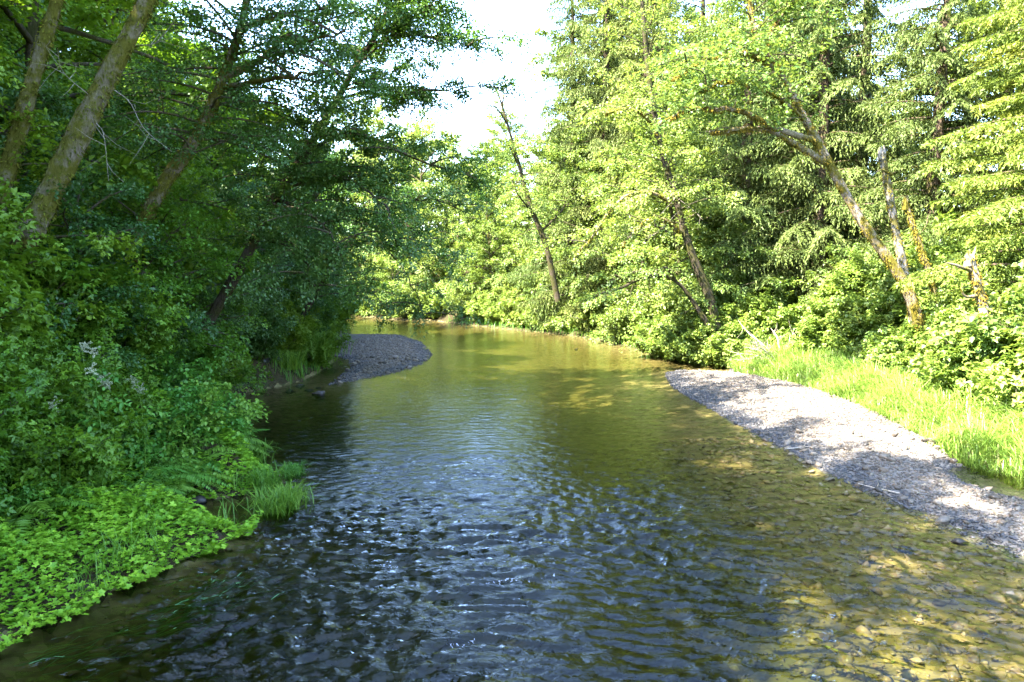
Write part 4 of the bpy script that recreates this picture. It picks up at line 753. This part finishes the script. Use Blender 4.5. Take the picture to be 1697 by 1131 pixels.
for px, py, s, l in [(530, 652, .22, 'single dark rock breaking the water beside the left gravel bar'), (400, 752, .2, 'flat dark stone barely above the dark water'), (1677, 985, .1, 'lone pale stone in the shallows at the lower right'), (1590, 900, .1, 'small dark stone awash beside the right gravel bar'), (1500, 905, .1, 'flat dark stone awash off the right gravel bar'), (330, 830, .16, 'reddish stone on the mud by the inlet'), (955, 578, .12, 'dark stone in the middle of the shallows upstream')]:
    p = gp(px, py); rock(l, p[0], p[1], s, int(px), None, 'stone' if px == 1677 else 'wet_stone', .02, .5)
for i, (px, py, n, l, lab) in enumerate([(375, 995, 34, .7, 'trailing green water weed below the sedge tuft'), (345, 1010, 26, .6, 'trailing water weed nearest the ground cover'), (420, 970, 26, .6, 'trailing water weed in the edge of the riffle'), (190, 1080, 16, .8, 'thin ribbon of water weed at the bottom left')]):
    p = gp(px, py); r_ = np.random.RandomState(95 + i); g = Geo(); b = np.stack([.28 * r_.randn(n), .3 * r_.randn(n), .0 * r_.rand(n)], -1); d = norm(np.array([-.75, -.62, 0]) + .12 * r_.randn(n, 3) * [1, 1, 0]); q = np.linspace(0, 1, 7)
    for k in range(n):
        P = b[k] + d[k] * q[:, None] * l * r_.uniform(.5, 1.1) + np.stack([0 * q, .04 * np.sin(q * 7 + k), 0 * q], -1); P[:, 2] = wave(P[:, 0] + p[0], P[:, 1] + p[1])[0] - .012 - .03 * r_.rand() + .02 * (r_.rand() < .25) * q
        s = norm(np.cross(d[k], UP)) * .008; V = np.stack([P - s, P + s], 1).reshape(-1, 3); i2 = np.arange(6) * 2; g.add(V, np.stack([i2, i2 + 1, i2 + 3, i2 + 2], -1), r_.rand())
    o = link('water_weed', g.mesh('water_weed', M['weed']), None, (p[0], p[1], 0)); tag(o, lab, 'water weed', 'water weed', 'stuff')

r_ = np.random.RandomState(99)
m_, nt_, out_ = mat('foam'); d_ = N_(nt_, 'BsdfDiffuse'); d_.inputs[0].default_value = (.33, .35, .38, 1); nt_.links.new(d_.outputs[0], out_.inputs[0])
for px, py, n, lab in [(640, 945, 60, 'small patch of white foam on the riffle left of centre'), (825, 970, 80, 'white foam patch on a wave in the middle of the riffle'), (870, 968, 35, 'tiny foam streak right of the middle foam patch'), (780, 1072, 50, 'foam fleck near the bottom of the riffle'), (560, 880, 30, 'thin foam fleck near the left side of the riffle')]:
    p = gp(px, py); n = n // 2; x = .17 * r_.randn(n); y = .035 * r_.randn(n) + .25 * x; g = Geo()
    a = r_.rand(n, 3) * 6.28; rr = r_.uniform(.008, .028, (n, 3)); X = p[0] + x[:, None] + rr * np.cos(a); Y = p[1] + y[:, None] + rr * np.sin(a); Z = wave(X, Y)[0] + .006 + .01 * r_.rand(n, 3)
    g.add(np.stack([X, Y, Z], -1).reshape(-1, 3), np.arange(n * 3).reshape(-1, 3)); tag(link('foam', g.mesh('foam', m_)), lab, 'foam', kind='stuff')

# sticks stranded on the right bar
for i, (px, py, a, l, lab) in enumerate([(1330, 735, .3, .9, 'thin pale stick stranded in the middle of the right gravel bar'), (1460, 800, 2.2, .7, 'short grey stick near the water edge of the right gravel bar'), (1250, 665, 1.1, .8, 'bleached stick on the upper end of the right gravel bar')]):
    p = gp(px, py, .2); r_ = np.random.RandomState(140 + i); g = Geo(); q = np.linspace(-.5, .5, 8)[:, None]; P = np.array([math.cos(a), math.sin(a), 0]) * l * q + .02 * np.cumsum(r_.randn(8, 3) * [1, 1, .2], 0) + UP * .03
    tube(g, P, np.linspace(.018, .007, 8), 6, .5, r_, .1); tube(g, np.array([P[4], P[4] + [.1, .14, .05], P[4] + [.15, .3, .06]]), [.009, .006, .003], 4); o = link('stick', g.mesh('stick', M['driftwood'], True), None, (p[0], p[1], zat(p[0], p[1]) + .02)); tag(o, lab, 'stick', 'sticks on the right gravel bar')

# things of one kind along a bank are told apart by their order from the viewer
ORD = ['nearest', 'second', 'third', 'fourth', 'fifth', 'sixth', 'seventh', 'eighth', 'ninth', 'tenth', 'eleventh', 'twelfth', 'thirteenth', 'fourteenth', 'fifteenth', 'sixteenth', 'seventeenth', 'eighteenth', 'nineteenth', 'twentieth']
same = {}
for o in COL.objects:
    if o.parent is None and 'label' in o.keys(): same.setdefault(o['label'], []).append(o)
for lab, L_ in same.items():
    if len(L_) < 2: continue
    L_.sort(key=lambda o: math.hypot(o.location.x, o.location.y))
    for i, o in enumerate(L_):
        w = ORD[i] if i < 20 else ('twenty-' + {0: 'first'}.get(i - 20, ORD[(i - 20) % 20]) if i < 29 else ORD[(i - 29) % 10] + ' last')
        o['label'] = lab + (', nearest to the viewer' if i == 0 else ', %s from the viewer' % w)
